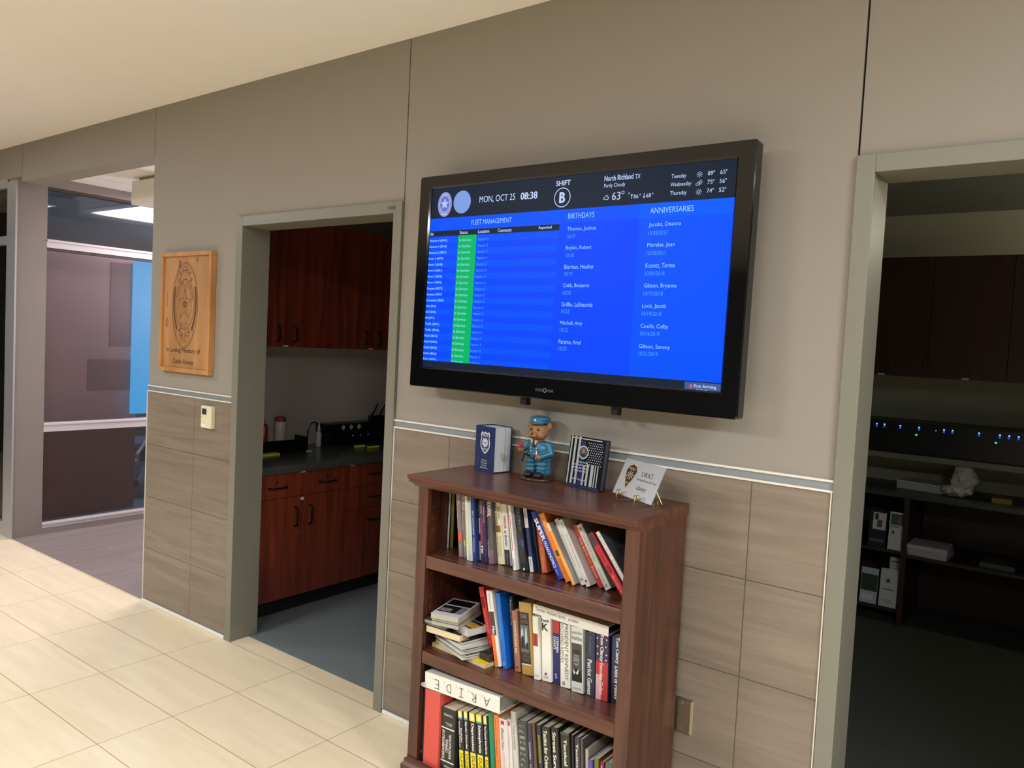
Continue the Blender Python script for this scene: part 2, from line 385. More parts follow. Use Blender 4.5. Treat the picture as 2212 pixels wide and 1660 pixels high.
# storefront continuing along the hallway wall to the left of the column
w2 = struct('window_2', boxes([(-3.955, -3.835, -0.012, 0.0, 0, 2.60), (-4.02, -3.955, 0.0, 0.06, 0, 2.60), (-8, -4.02, 0.0, 0.06, 2.56, 2.622), (-8, -4.02, 0.0, 0.06, 2.15, 2.212), (-8, -4.02, 0.0, 0.06, 0, 0.10), (-6.2, -6.12, 0.0, 0.06, 0.1, 2.56)]), ALU, 'silver storefront frame at the far left')
struct('glass', bb(-8, -4.02, 0.028, 0.036, 0.1, 2.56), GL, None, w2)

# behind the glass; the rose upper part paints reflections on the glass
ROSE = mat((222, 158, 158), 0.5, var=0.05, scale=5, name='rose_glass_reflection')
REFL_GAP = mat((166, 104, 98), 0.5, var=0.05, scale=5, name='dark_reflection_gap')
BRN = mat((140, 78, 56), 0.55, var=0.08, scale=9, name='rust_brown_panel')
e = empty('divider_with_reflections', (-4.2, 0.07, 0), 'tall rust-brown divider behind the alcove glass with rose reflections painted above', 'divider')
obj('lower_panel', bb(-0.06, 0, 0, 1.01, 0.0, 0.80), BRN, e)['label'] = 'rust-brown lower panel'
obj('reflection_panel', bb(-0.06, 0, 0, 1.01, 0.80, 2.16), ROSE, e)['label'] = 'upper part with rose glass reflections in its colour'
obj('reflection_gap', bb(0, 0.012, 0.77, 1.005, 1.42, 2.12), REFL_GAP, e)['label'] = 'tall dark gap painted in the reflection'  # gaps in the reflection, put in as darker rectangles
obj('reflection_gap', bb(0, 0.012, 0.60, 0.985, 1.05, 1.31), REFL_GAP, e)['label'] = 'wide dark gap painted in the reflection'
e = empty('cyan_reflection', (-4.14, 1.22, 0.55), 'upright cyan panel added as a reflected glow in the alcove glass', 'screen')  # glow, housing and support added for a screen's reflection in the glass
obj('reflected_glow', bb(-0.03, 0.0, -0.21, 0.5, 0.30, 1.60), mat((62, 176, 246), 0.4, emit=0.95, name='cyan_reflection_glow'), e)
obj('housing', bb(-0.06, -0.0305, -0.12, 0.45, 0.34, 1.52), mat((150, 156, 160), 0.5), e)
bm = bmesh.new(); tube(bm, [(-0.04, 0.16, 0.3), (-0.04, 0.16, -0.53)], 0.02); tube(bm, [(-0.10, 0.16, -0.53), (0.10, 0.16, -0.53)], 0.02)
obj('added_stand', bm, ALU, e)
# a castered chair
e = empty('office_chair', (-4.86, 1.50, 0), 'dark blue castered chair with silver legs behind the glass beside the divider', 'chair')
SB = mat((34, 52, 66), 0.8, name='dark_blue_fabric')
obj('seat', bb(-0.24, 0.24, -0.24, 0.24, 0.44, 0.52, 0.03), SB, e)
obj('backrest', bb(-0.26, -0.20, -0.22, 0.22, 0.58, 1.0, 0.02), SB, e)
for k in range(5):
    a = 2*math.pi*k/5-0.9
    bm = bmesh.new(); tube(bm, [(0, 0, 0.30), (0.14*math.cos(a), 0.14*math.sin(a), 0.22), (0.30*math.cos(a), 0.30*math.sin(a), 0.085)], 0.018)
    lg = obj('leg', bm, mat((170, 178, 190), 0.3, 0.6), e)
    bm = bmesh.new(); tube(bm, [(0.30*math.cos(a)-0.012, 0.30*math.sin(a), 0.033), (0.30*math.cos(a)+0.012, 0.30*math.sin(a), 0.033)], 0.033, 14)
    obj('caster', bm, BLACKP, lg)
bm = bmesh.new(); tube(bm, [(0.26, -0.20, 0.36), (0.26, -0.19, 0.42), (0.27, -0.02, 0.66), (0.24, 0.10, 0.68)], 0.016); obj('armrest', bm, mat((170, 178, 190), 0.3, 0.6), e)
bm = bmesh.new(); tube(bm, [(0, 0, 0.28), (0, 0, 0.45)], 0.025); obj('post', bm, BLACKP, e)
# ceiling light fixtures
def troffer(x, y, z, sx, sy, rgb, st, label):
    e = empty('ceiling_light', (x, y, z), label, 'ceiling light', 'recessed ceiling lights')
    obj('frame', boxes([(-sx/2-.02, sx/2+.02, -sy/2-.02, -sy/2, -0.012, -0.001), (-sx/2-.02, sx/2+.02, sy/2, sy/2+.02, -0.012, -0.001), (-sx/2-.02, -sx/2, -sy/2, sy/2, -0.012, -0.001), (sx/2, sx/2+.02, -sy/2, sy/2, -0.012, -0.001)]), mat((230, 230, 228), 0.5), e)
    obj('diffuser', bb(-sx/2, sx/2, -sy/2, sy/2, -0.008, -0.002), mat(rgb, 0.5, emit=st, name='lamp_diffuser'), e)
troffer(-4.62, 1.38, 2.6, 0.6, 0.56, (240, 246, 255), 1.6, 'bright square ceiling light seen through the glass over the divider')
troffer(-5.15, 0.40, 2.6, 0.6, 0.5, (240, 246, 255), 1.6, 'bright ceiling light seen through the far left storefront pane')
for (hx, hy, hp), lb in zip(HALL_LAMPS, ('before the alcove', 'behind and left of the camera', 'added straight behind the camera as fill under the television', 'before the right doorway', 'behind and right of the camera')):
    troffer(hx, hy, ZC, 1.2, 0.6, WARM, 1.2, 'warm rectangular hallway ceiling light '+lb)
troffer(-3.0, 1.4, 2.665, 1.2, 0.6, (240, 236, 255), 1.2, 'cool rectangular ceiling light inside the alcove')
def fill_globe(x, y, z, zc, r, watt, rgb, label):  # unseen glowing globe on a cord, added as fill light
    e = empty('added_globe', (x, y, z), label, 'lamp')
    bm = bmesh.new(); bmesh.ops.create_uvsphere(bm, u_segments=32, v_segments=16, radius=r)
    obj('fill_glow', bm, mat(rgb, 0.4, emit=watt/(math.pi*4*math.pi*r*r), name='fill_globe_glow'), e, smooth=True)
    bm = bmesh.new(); tube(bm, [(0, 0, r+0.001), (0, 0, r+0.03)], 0.02, 12); tube(bm, [(0, 0, r+0.03), (0, 0, zc-z)], 0.004, 8); obj('cord', bm, BLACKP, e)
fill_globe(-2.65, 2.25, 1.85, 2.665, 0.13, 46, (250, 240, 255), 'unseen globe added to brighten the alcove')
fill_globe(-5.2, 2.7, 1.9, 2.6, 0.12, 34, (215, 232, 255), 'unseen globe added to brighten the meeting room')
fill_globe(3.0, 2.75, 2.40, 2.6, 0.08, 13, (255, 246, 214), 'small unseen globe added to brighten the dark room')
# white box under alcove ceiling
e = empty('ceiling_box', (-3.05, 0.52, 2.665), 'white boxy unit hanging from the alcove ceiling', 'box')
WB = mat((226, 222, 210), 0.6, name='white_powder_coat')
obj('housing', bb(-0.16, 0.25, -0.02, 0.22, -0.195, -0.03, 0.004), WB, e)
obj('mounting_plate', bb(-0.13, 0.22, 0.02, 0.18, -0.03, 0.0), mat((170, 166, 156), 0.6), e)

# ================================================================== TELEVISION
tv = empty('television', (0.9222, -0.1198, 1.8329), 'large flat black television with a blue schedule screen on the wall', 'television', rot=Euler((-0.015, 0.0035, -0.0011)))
TW, TH = 1.333, 0.8113
GLOSS = mat((7, 8, 10), 0.08, name='gloss_black_bezel')
sx0, sx1, sz0, sz1 = -0.6085, 0.6072, -0.328, 0.3567
bm = bmesh.new()
def rrect(w, h, r, n=6, cz=0.0):
    pts = []
    for cx, cy, a0 in ((w/2-r, h/2-r, 0), (-w/2+r, h/2-r, 90), (-w/2+r, -h/2+r, 180), (w/2-r, -h/2+r, 270)):
        for i in range(n+1):
            a = math.radians(a0+90*i/n); pts.append((cx+r*math.cos(a), cy+r*math.sin(a)+cz))
    return pts
def prism(bm, pts, y0, y1, mi=0, inset=0.0):
    A = [bm.verts.new((a, y0, b)) for a, b in pts]; B = [bm.verts.new((a, y1, b)) for a, b in pts]
    n = len(pts)
    for i in range(n): bm.faces.new((A[i], A[(i+1) % n], B[(i+1) % n], B[i]))
    bm.faces.new(A[::-1]); bm.faces.new(B)
# bezel ring: outer rounded outline to the inner screen opening, with a raised soft edge
outer = rrect(TW, TH, 0.009)
def ringf(bm, O, I):
    n = len(O)
    for i in range(n): bm.faces.new((O[i], O[(i+1) % n], I[(i+1) % n], I[i]))
hw, hh_ = (sx1-sx0)/2, (sz1-sz0)/2; icx, icz = (sx0+sx1)/2, (sz0+sz1)/2
inner = []
for (a, b) in outer:
    inner.append((max(sx0, min(sx1, a)), max(sz0, min(sz1, b))))
mk = lambda pts, y: [bm.verts.new((a, y, b)) for a, b in pts]
o_b = mk(outer, 0.045); o_f = mk(outer, 0.004)
o_c = mk([(a*(1-0.006), b*(1-0.009)) for a, b in outer], 0.0)
i_f = mk([(a+(-0.006 if a < icx else 0.006), b+(-0.006 if b < icz else 0.006)) for a, b in inner], 0.0)
i_b = mk(inner, 0.006); i_bb = mk(inner, 0.012)
ringf(bm, o_b, o_f); ringf(bm, o_f, o_c); ringf(bm, o_c, i_f); ringf(bm, i_f, i_b); ringf(bm, i_b, i_bb)
bmesh.ops.remove_doubles(bm, verts=bm.verts, dist=1e-5)
obj('bezel', bm, GLOSS, tv)
bm = bmesh.new(); prism(bm, rrect(TW-0.03, TH-0.03, 0.02), 0.020, 0.065); prism(bm, rrect(TW*0.72, TH*0.7, 0.03), 0.060, 0.085)
obj('back_housing', bm, BLACKP, tv)
obj('wall_mount', boxes([(-0.3, 0.3, 0.085, 0.118, -0.18, 0.18)]), mat((30, 30, 32), 0.5, 0.4), tv)
for bx_ in (-0.13, 0.24):
    obj('mount_strap', bb(bx_-0.012, bx_+0.014, 0.03, 0.06, -TH/2-0.030, -TH/2+0.03, 0.004), BLACKP, tv)
LX = lambda x: x-0.9222
LZ = lambda z: z-1.8329
def E(rgb, s=1.0): return mat(rgb, 0.4, emit=s, name='screen_glow_%d_%d_%d' % rgb)
scr = obj('screen', bb(sx0, sx1, 0.010, 0.014, sz0, sz1), E((0, 72, 255)), tv); scr['label'] = 'blue lit schedule screen'
def SP(h=0.0003): return Print((-0.9222, 0.010, -1.8329), h=h)
p = SP(); p.rect(0.3138, 1.5294, 2.0765, 2.1895); p.rect(0.3138, 1.5294, 1.505, 1.530); p.rect(0.3138, 0.9155, 2.0075, 2.028)
p.done('dark_band', E((26, 36, 52)), scr)
p = SP(); p.rect(0.9155, 1.2190, 2.0300, 2.0765); p.rect(0.3138, 0.9155, 2.028, 2.0765); p.rect(1.2190, 1.5294, 2.0765, 1.530)
RW = (1.9990-1.5330)/20.4
for i in range(0, 21, 2):
    zt = 2.0075-i*RW-0.004; p.rect(0.3138, 0.912, max(zt-RW, 1.531), zt)
p.done('light_blue_band', E((0, 84, 255)), scr)
p = SP(); p.rect(1.2190, 1.5294, 2.0300, 2.0765, k=1); p.done('header_tile', E((0, 94, 255)), scr)
p = SP(); p.rect(0.4600, 0.5500, 1.531, 2.0075, k=2); p.done('status_column', E((0, 184, 98)), scr)
p = SP(0.0009); WT = E((196, 214, 255), 1.0)
p.text('MON, OCT 25', 0.554, 2.1195, w=0.164, hh=0.027); p.text('08:38', 0.7424, 2.1210, w=0.073, hh=0.0255, bold=0.03)
p.done('date_and_time', WT, scr)
p = SP(0.0009)
p.text('SHIFT', 0.8912, 2.1575, w=0.059, hh=0.0175, bold=0.03); p.ring((0.9197, 2.1176), 0.0333, 0.0333, 0.0028)
p.text('B', 0.9197, 2.1176, w=0.024, hh=0.037, bold=0.05, cx=True)
p.done('shift_mark', WT, scr)
p = SP(0.0009)
p.text('North Richland', 1.0816, 2.1585, w=0.106, hh=0.0175, bold=0.02); p.text('TX', 1.194, 2.1580, w=0.019, hh=0.014)
p.text('Partly Cloudy', 1.0816, 2.1340, w=0.0785, hh=0.0165)
p.text('63', 1.1141, 2.0955, w=0.031, hh=0.0255); p.ring((1.1535, 2.1175), 0.0055, 0.0055, 0.0016); p.text('F', 1.1745, 2.109, w=0.0042, hh=0.007)
p.text('86', 1.1935, 2.0955, w=0.017, hh=0.0125); p.ring((1.2165, 2.1065), 0.0025, 0.0025, 0.001, 12)
p.text('68', 1.2375, 2.0955, w=0.017, hh=0.0125); p.ring((1.2600, 2.1065), 0.0025, 0.0025, 0.001, 12)
p.rect(1.1855, 1.1875, 2.095, 2.108); p.poly([(1.1825, 2.106), (1.1905, 2.106), (1.1865, 2.1115)])
p.rect(1.2295, 1.2315, 2.097, 2.110); p.poly([(1.2265, 2.099), (1.2345, 2.099), (1.2305, 2.0935)])
def cloud(p, x, y, s):
    p.ring((x-s*0.45, y-s*0.1), s*0.38, s*0.34, s*0.14, 16, 90, 290); p.ring((x+s*0.15, y+s*0.2), s*0.5, s*0.5, s*0.15, 20, -20, 200); p.line((x-s*0.5, y-s*0.40), (x+s*0.5, y-s*0.40), s*0.15)
    p.ring((x+s*0.5, y-s*0.08), s*0.34, s*0.34, s*0.14, 16, -100, 100)
def sun(p, x, y, s):
    p.ring((x, y), s*0.42, s*0.42, s*0.15, 16)
    for k in range(8):
        a = k*math.pi/4; p.line((x+s*0.6*math.cos(a), y+s*0.6*math.sin(a)), (x+s*0.95*math.cos(a), y+s*0.95*math.sin(a)), s*0.16)
cloud(p, 1.092, 2.104, 0.0125)
p.done('weather_today', WT, scr)
p = SP(0.0009)
p.text('Tuesday', 1.3207, 2.1440, w=0.049, hh=0.0165); p.text('Wednesday', 1.3192, 2.1190, w=0.069, hh=0.0165); p.text('Thursday', 1.3198, 2.0925, w=0.055, hh=0.0165)
sun(p, 1.4135, 2.1527, 0.010); cloud(p, 1.409, 2.124, 0.0085); sun(p, 1.417, 2.129, 0.008); sun(p, 1.4141, 2.1005, 0.010)
for z, a, b in ((2.1477, '89', '65'), (2.1215, '75', '56'), (2.0955, '74', '52')):
    p.text(a, 1.4397, z, w=0.0165, hh=0.0125); p.text(b, 1.4782, z, w=0.0165, hh=0.0125)
    for q in (1.4592, 1.4977): p.ring((q, z+0.0105), 0.0024, 0.0024, 0.001, 12)
p.done('weather_forecast', WT, scr)
p = SP(0.0009)
for s_, x_, w_ in (('Unit', 0.3155, 0.018), ('Status', 0.4662, 0.040), ('Location', 0.5563, 0.053), ('Comments', 0.6481, 0.063), ('Reported', 0.8299, 0.054)):
    p.text(s_, x_, 2.0115, w=w_, hh=0.0125, bold=0.02); p.done('column_heading', WT, scr); p = SP(0.0009)
PALE = E((150, 206, 255), 1.0)
p = SP(0.0012)
p.text('FLEET MANAGEMENT', 0.5212, 2.0440, w=0.188, hh=0.0180); p.text('BIRTHDAYS', 0.9492, 2.0440, w=0.1026, hh=0.0180); p.text('ANNIVERSARIES', 1.2561, 2.0440, w=0.1465, hh=0.0180)
BD = [('Thomas, Joshua', '10/17', 0.112), ('Boykin, Robert', '10/18', 0.101), ('Bierman, Heather', '10/19', 0.117), ('Cobb, Benjamin', '10/20', 0.104), ('Griffin, LaShaunda', '10/23', 0.123), ('Mitchell, Amy', '10/23', 0.089), ('Paramo, Ariel', '10/23', 0.0885)]
AN = [('Jacobs, Deanna', '10/30/2017', 0.109), ('Morales, Juan', '10/30/2017', 0.094), ('Koontz, Teresa', '10/01/2018', 0.1), ('Gibson, Bryanne', '10/19/2018', 0.112), ('Lock, Jacob', '10/19/2018', 0.082), ('Caudle, Colby', '10/14/2019', 0.095), ('Gibson, Sammy', '10/21/2019', 0.107)]
p.done('section_heading', PALE, scr)
p = SP(0.0012)
for i, (a, b, w_) in enumerate(BD):
    p.text(a, 0.949-0.001*i, 1.9995-0.0633*i, w=w_, hh=0.0165); p.done('birthday_line', PALE, scr); p = SP(0.0012)
for i, (a, b, w_) in enumerate(AN):
    p.text(a, 1.2548-0.001*i, 1.9995-0.0636*i, w=w_, hh=0.0165); p.done('anniversary_line', PALE, scr); p = SP(0.0012)
UN = ['District 4 (B043)', 'District 5 (B044)', 'District 6 (B031)', 'Rover 2 (B078)', 'Rover 3 (B048)', 'Rover 4 (B061)', 'Rover 5 (B058)', 'Rover 6 (B046)', 'Sergeant (B079)', 'Sergeant (B057)', 'Lieutenant (B080)', 'UAV (B054)', 'UAV (B030)', 'K9 (B971)', 'Traffic (B041)', 'Traffic (B042)', 'Relief (B018)', 'Relief (B005)', 'Relief (B006)', 'Relief (B056)', 'Relief (B007)']
for i, s_ in enumerate(UN):
    z = 1.9845-i*(1.9845-1.5510)/19
    if i == 20: z = 1.5315
    p.text(s_, 0.3155, z, w=0.0053*len(s_), hh=0.0115 if i < 20 else 0.008, bold=0.015)
    p.text('In Service', 0.467-0.0003*i, z, w=0.058, hh=0.0105 if i < 20 else 0.007, bold=0.01)
p.done('unit_list', PALE, scr)
p = SP(0.0012)
for i, (a, b, w_) in enumerate(BD): p.text(b, 0.9497-0.001*i, 1.9775-0.0631*i, w=0.0325, hh=0.0130)
for i, (a, b, w_) in enumerate(AN): p.text(b, 1.2552-0.001*i, 1.9765-0.0631*i, w=0.067, hh=0.0130)
for i in range(21):
    z = 1.9845-i*(1.9845-1.5510)/19
    if i == 20: z = 1.5315
    p.text('Station 5', 0.558-0.0003*i, z, w=0.050, hh=0.0105 if i < 20 else 0.007)
p.done('small_date_lettering', E((84, 162, 255), 1.0), scr)
# crest and disc on the screen
p = SP(0.0006); p.disc((0.3825, 2.1280), 0.0355, 0.0470); p.done('crest', E((150, 152, 208)), scr)
p = SP(0.0009); p.disc((0.3825, 2.1295), 0.0235, 0.0290); p.done('crest_field', E((92, 116, 214)), scr)
p = SP(0.0012); p.star((0.3825, 2.1295), 0.0225, 0.0090); p.ring((0.3825, 2.1295), 0.0260, 0.0320, 0.0016, 40); p.rect(0.368, 0.397, 2.0880, 2.0925); p.rect(0.366, 0.399, 2.1640, 2.1670); p.done('crest_star', E((186, 202, 240)), scr)
p = SP(0.0008); p.disc((0.4693, 2.1315), 0.0425, 0.0425, 40); p.done('pale_disc', E((128, 160, 226)), scr)
p = SP(0.0006); p.rect(1.4129, 1.5285, 1.5005, 1.5270); p.done('maker_tile', E((66, 92, 150)), scr)
p = SP(0.0010); p.text('First Arriving', 1.4434, 1.5085, w=0.071, hh=0.0125, bold=0.015); p.text('Dashboards', 1.4520, 1.5030, w=0.036, hh=0.0045, bold=0.02); p.done('maker_lettering', E((214, 224, 255)), scr)
p = SP(0.0010); p.poly([(1.4295, 1.5195), (1.4375, 1.5195), (1.4375, 1.5115), (1.4335, 1.5065), (1.4295, 1.5115)]); p.done('maker_shield', E((236, 92, 92)), scr)
p = Print((-0.9222, 0.0, -1.8329)); p.text('INSI', 0.8663, 1.4535, w=0.0300, hh=0.0105); p.text('G', 0.8975, 1.4505, w=0.0130, hh=0.0165, bold=0.02); p.text('NIA', 0.9115, 1.4535, w=0.0300, hh=0.0105)
p.done('maker_name', mat((120, 124, 128), 0.35, 0.6), tv, 'grey maker name on the lower bezel')

# ================================================================== MEMORIAL PLAQUE
pl = empty('memorial_plaque', (-1.55, 0.0, 1.366), 'pine memorial plaque with engraved badge hanging over the thermostat', 'plaque')
PINE = wood_mat('pine_board', (152, 104, 58), (184, 136, 86), (14, 14, 1.5), 0.55, 0.1)
PINED = wood_mat('pine_moulding', (166, 112, 60), (196, 142, 86), (12, 12, 3), 0.5, 0.15)
w, h = 0.497, 0.652
obj('board', bb(-w/2+0.02, w/2-0.02, -0.022, -0.002, 0.02, h-0.02), PINE, pl)
for a in ((-w/2, w/2, 0, 0.022), (-w/2, w/2, h-0.022, h), ):
    obj('frame_strip', bb(a[0], a[1], -0.034, -0.001, a[2], a[3], 0.002), PINED, pl)
for a in ((-w/2, -w/2+0.022), (w/2-0.022, w/2)):
    obj('frame_strip', bb(a[0], a[1], -0.034, -0.001, 0.0222, h-0.0222, 0.002), PINED, pl)
INK = mat((92, 58, 34), 0.7, name='burnt_engraving')
c = (-0.012, 0.365)
p = Print((0, -0.022, 0)); ra, rb = 0.128, 0.232
p.ring(c, ra, rb, 0.0035, 60); p.ring(c, ra-0.007, rb-0.009, 0.0015, 60)
ci = (c[0], c[1]+0.005)
p.ring(ci, 0.093, 0.137, 0.004, 50); p.ring(ci, 0.066, 0.105, 0.002, 50)
p.ring((c[0], c[1]+0.01), 0.116, 0.20, 0.017, 30, -48, 28); p.ring((c[0], c[1]+0.01), 0.116, 0.20, 0.017, 30, 152, 228)
def starlines(p, c, r, r2, sy=1.25, w=0.0022):
    pts = []
    for i in range(10):
        t = math.radians(90+36*i); q = r if i % 2 == 0 else r2; pts.append((c[0]+q*math.cos(t), c[1]+sy*q*math.sin(t)))
    for i in range(10): p.line(pts[i], pts[(i+1) % 10], w); 
    for i in range(10): p.line(c, pts[i], w*0.7)
starlines(p, ci, 0.066, 0.028, 1.4)
p.ring(ci, 0.022, 0.016, 0.006, 20)
p.arc('OFFICER', (c[0], c[1]-0.03), 0.088, 0.222, 132, 48, 0.026, bold=0.02)
p.arc('NORTH', (ci[0], ci[1]), 0.079, 0.120, 158, 108, 0.015, bold=0.02); p.arc('RICHLAND', (ci[0], ci[1]), 0.079, 0.120, 72, 14, 0.013, bold=0.02)
p.arc('HILLS', (ci[0], ci[1]), 0.074, 0.121, 244, 296, 0.016, up=False, bold=0.02)
p.arc('POLICE', (c[0], c[1]+0.01), 0.084, 0.178, 236, 304, 0.026, up=False, bold=0.02)
p.ring((c[0], c[1]+0.165), 0.075, 0.045, 0.002, 24, 20, 160); p.ring((c[0], c[1]+0.145), 0.085, 0.045, 0.002, 24, 10, 170)
for sgn in (-1, 1):
    p.line((c[0]+sgn*0.05, c[1]-0.155), (c[0]+sgn*0.03, c[1]-0.205), 0.002); p.line((c[0]+sgn*0.08, c[1]-0.10), (c[0]+sgn*0.085, c[1]-0.165), 0.002)
p.text('575', c[0], c[1]-0.195, w=0.034, hh=0.018, cx=True)
p.line((-0.075, 0.57), (-0.066, 0.607), 0.014); p.line((-0.19, 0.36), (-0.19, 0.44), 0.003)
p.done('badge_engraving', INK, pl, 'dark burnt police badge drawing')
p = Print((0, -0.022, 0)); p.text('In Loving Memory of', -0.185, 0.1000, w=0.335, hh=0.034, bold=0.012); p.done('inscription', mat((40, 26, 18), 0.7), pl, 'upper line of the dark inscription'); p = Print((0, -0.022, 0)); p.text('Caleb Rainey', -0.118, 0.0380, w=0.205, hh=0.034, bold=0.012)
p.done('inscription', mat((40, 26, 18), 0.7), pl, 'lower line of the dark inscription')
p = Print((0, -0.022, 0), h=0.0002); 
for (a, b, r1, r2) in ((0.10, 0.61, 0.016, 0.014), (-0.19, 0.27, 0.016, 0.03), (-0.225, 0.3, 0.004, 0.008)): p.disc((a, b), r1, r2)
p.done('wood_knot', mat((150, 96, 54), 0.6, var=0.3, scale=60), pl)

# thermostat
t = empty('thermostat', (-1.318, -0.004, 1.086), 'cream thermostat with a small grey display on the left tiled wall', 'thermostat')
CR = mat((222, 212, 178), 0.5, name='cream_plastic')
obj('body', bb(-0.048, 0.048, -0.024, 0.0, 0, 0.117, 0.004), CR, t)
obj('display', bb(-0.036, 0.004, -0.0255, -0.023, 0.072, 0.103), mat((58, 60, 62), 0.2), t)
obj('lower_lip', bb(-0.040, 0.0, -0.0255, -0.023, 0.010, 0.020), mat((238, 232, 214), 0.5), t)
for bx_ in (-0.038, -0.004):
    obj('button', bb(bx_, bx_+0.004, -0.0255, -0.023, 0.056, 0.060), mat((120, 112, 96), 0.5), t)

# outlet plate half hidden behind the bookcase
t = empty('blank_wall_plate', (1.424, -0.004, 0.446), 'brushed steel blank wall plate on the tile beside the bookcase', 'wall plate')
bm = bmesh.new()
f = [(-0.036, -0.0, -0.058), (0.036, -0.0, -0.058), (0.036, -0.0, 0.058), (-0.036, -0.0, 0.058)]
g = [(-0.029, -0.007, -0.052), (0.029, -0.007, -0.052), (0.029, -0.007, 0.052), (-0.029, -0.007, 0.052)]
A = [bm.verts.new(q) for q in f]; B = [bm.verts.new(q) for q in g]
for i in range(4): bm.faces.new((A[i], A[(i+1) % 4], B[(i+1) % 4], B[i]))
bm.faces.new(B); bm.faces.new(A[::-1])
obj('plate', bm, mat((150, 140, 124), 0.28, 0.9, name='brushed_steel'), t)
for z in (-0.042, 0.042):
    bm = bmesh.new(); tube(bm, [(0, -0.0055, z), (0, -0.0085, z)], 0.0035, 12); obj('screw', bm, mat((190, 180, 160), 0.2, 0.9), t)

# ================================================================== BOOKCASE
bc = empty('bookcase', (0.973, -0.18, 0), 'cherry wood bookcase with three shelves of books beneath the television', 'bookcase')
def bcb(name, lst, m, bevel=0.0015):
    bm = boxes([(a-0.973, b-0.973, c+0.18, d+0.18, e_, f_) for a, b, c, d, e_, f_ in lst]); o = obj(name, bm, m, bc)
    md = o.modifiers.new('b', 'BEVEL'); md.width = bevel; md.segments = 2
    return o
bcb('side_panel', [(0.548, 0.566, -0.325, -0.022, 0.0, 1.100)], CHERRYV); bcb('side_panel', [(1.388, 1.406, -0.325, -0.022, 0.0, 1.0965)], CHERRYV)
bcb('stile', [(0.541, 0.587, -0.345, -0.325, 0.085, 1.097)], CHERRYV); bcb('stile', [(1.363, 1.409, -0.345, -0.325, 0.085, 1.1)], CHERRYV)
bcb('back_panel', [(0.566, 1.388, -0.034, -0.026, 0.06, 1.10)], CHERRYV)
for nm, zt in (('shelf', 0.861), ('shelf', 0.522), ('bottom_shelf', 0.115)):
    bcb(nm, [(0.5665, 1.3875, -0.322, -0.0345, zt-0.040, zt), (0.588, 1.362, -0.343, -0.322, zt-0.045, zt-0.001)], CHERRY)
# top with stepped crown moulding
bm = bmesh.new()
prof = [(0.000, 1.137), (0.000, 1.124), (-0.004, 1.121), (-0.004, 1.112), (-0.010, 1.110), (-0.022, 1.0965)]
def loopv(off, z):
    x0, x1, y0 = 0.504, 1.4105, -0.367
    return [bm.verts.new((x-0.973, y+0.18, z)) for x, y in ((x0-off, -0.022), (x0-off, y0-off), (x1, y0-off), (x1, -0.022))]
L = [loopv(o_, z) for o_, z in prof]
for A, B in zip(L, L[1:]):
    for i in range(4): bm.faces.new((A[i], A[(i+1) % 4], B[(i+1) % 4], B[i]))
bm.faces.new(L[0]); bm.faces.new(L[-1][::-1])
obj('top', bm, CHERRY, bc)
# plinth with moulded upper edge
bm = bmesh.new(); prof = [(0.0, 0.128), (-0.004, 0.122), (0.006, 0.116), (0.006, 0.106), (0.014, 0.096), (0.016, 0.0)]
def loopp(off, z): return [bm.verts.new((x-0.973, y+0.18, z)) for x, y in ((0.539-off, -0.022), (0.539-off, -0.347-off), (1.410, -0.347-off), (1.410, -0.022))]
L = [loopp(o_, z) for o_, z in prof]
for A, B in zip(L, L[1:]):
    for i in range(3): bm.faces.new((A[i], A[(i+1)], B[(i+1)], B[i]))
obj('plinth', bm, CHERRY, bc)
bm = bmesh.new()
for z in (0.62, 0.66, 0.70, 0.74, 0.78, 0.94, 0.98, 1.02): tube(bm, [(0.5655-0.973, -0.29+0.18, z), (0.5675-0.973, -0.29+0.18, z)], 0.003, 8)
obj('shelf_pin_hole', bm, mat((150, 120, 70), 0.4, 0.5), bc)

# ------------------------------------------------------------------ books
def ushape(bm, t, h, d, c, flat=False):
    """cover: spine at y=0 running up z, boards reaching back to y=d"""
    r = min(0.0035, t*0.28); out = [(0, d)]; inn = [(c, d)]
    for i in range(5):
        a = math.pi+math.pi/2*i/4; out.append((r+r*math.cos(a), r+r*math.sin(a))); inn.append((c, c))
    for i in range(5):
        a = 1.5*math.pi+math.pi/2*i/4; out.append((t-r+r*math.cos(a), r+r*math.sin(a))); inn.append((t-c, c))
    out.append((t, d)); inn.append((t-c, d))
    def mk(p, z): return bm.verts.new((p[0], p[1], z))
    O0 = [mk(p, 0) for p in out]; O1 = [mk(p, h) for p in out]; I0 = [mk(p, 0) for p in inn]; I1 = [mk(p, h) for p in inn]
    n = len(out)
    for i in range(n-1):
        bm.faces.new((O0[i], O0[i+1], O1[i+1], O1[i])); bm.faces.new((I0[i+1], I0[i], I1[i], I1[i+1]))
        bm.faces.new((O1[i], O1[i+1], I1[i+1], I1[i])); bm.faces.new((O0[i+1], O0[i], I0[i], I0[i+1]))
    for a, b in ((0, 0), (n-1, n-1)): bm.faces.new((O0[a], O1[a], I1[a], I0[a]))
    bmesh.ops.remove_doubles(bm, verts=bm.verts, dist=1e-6)
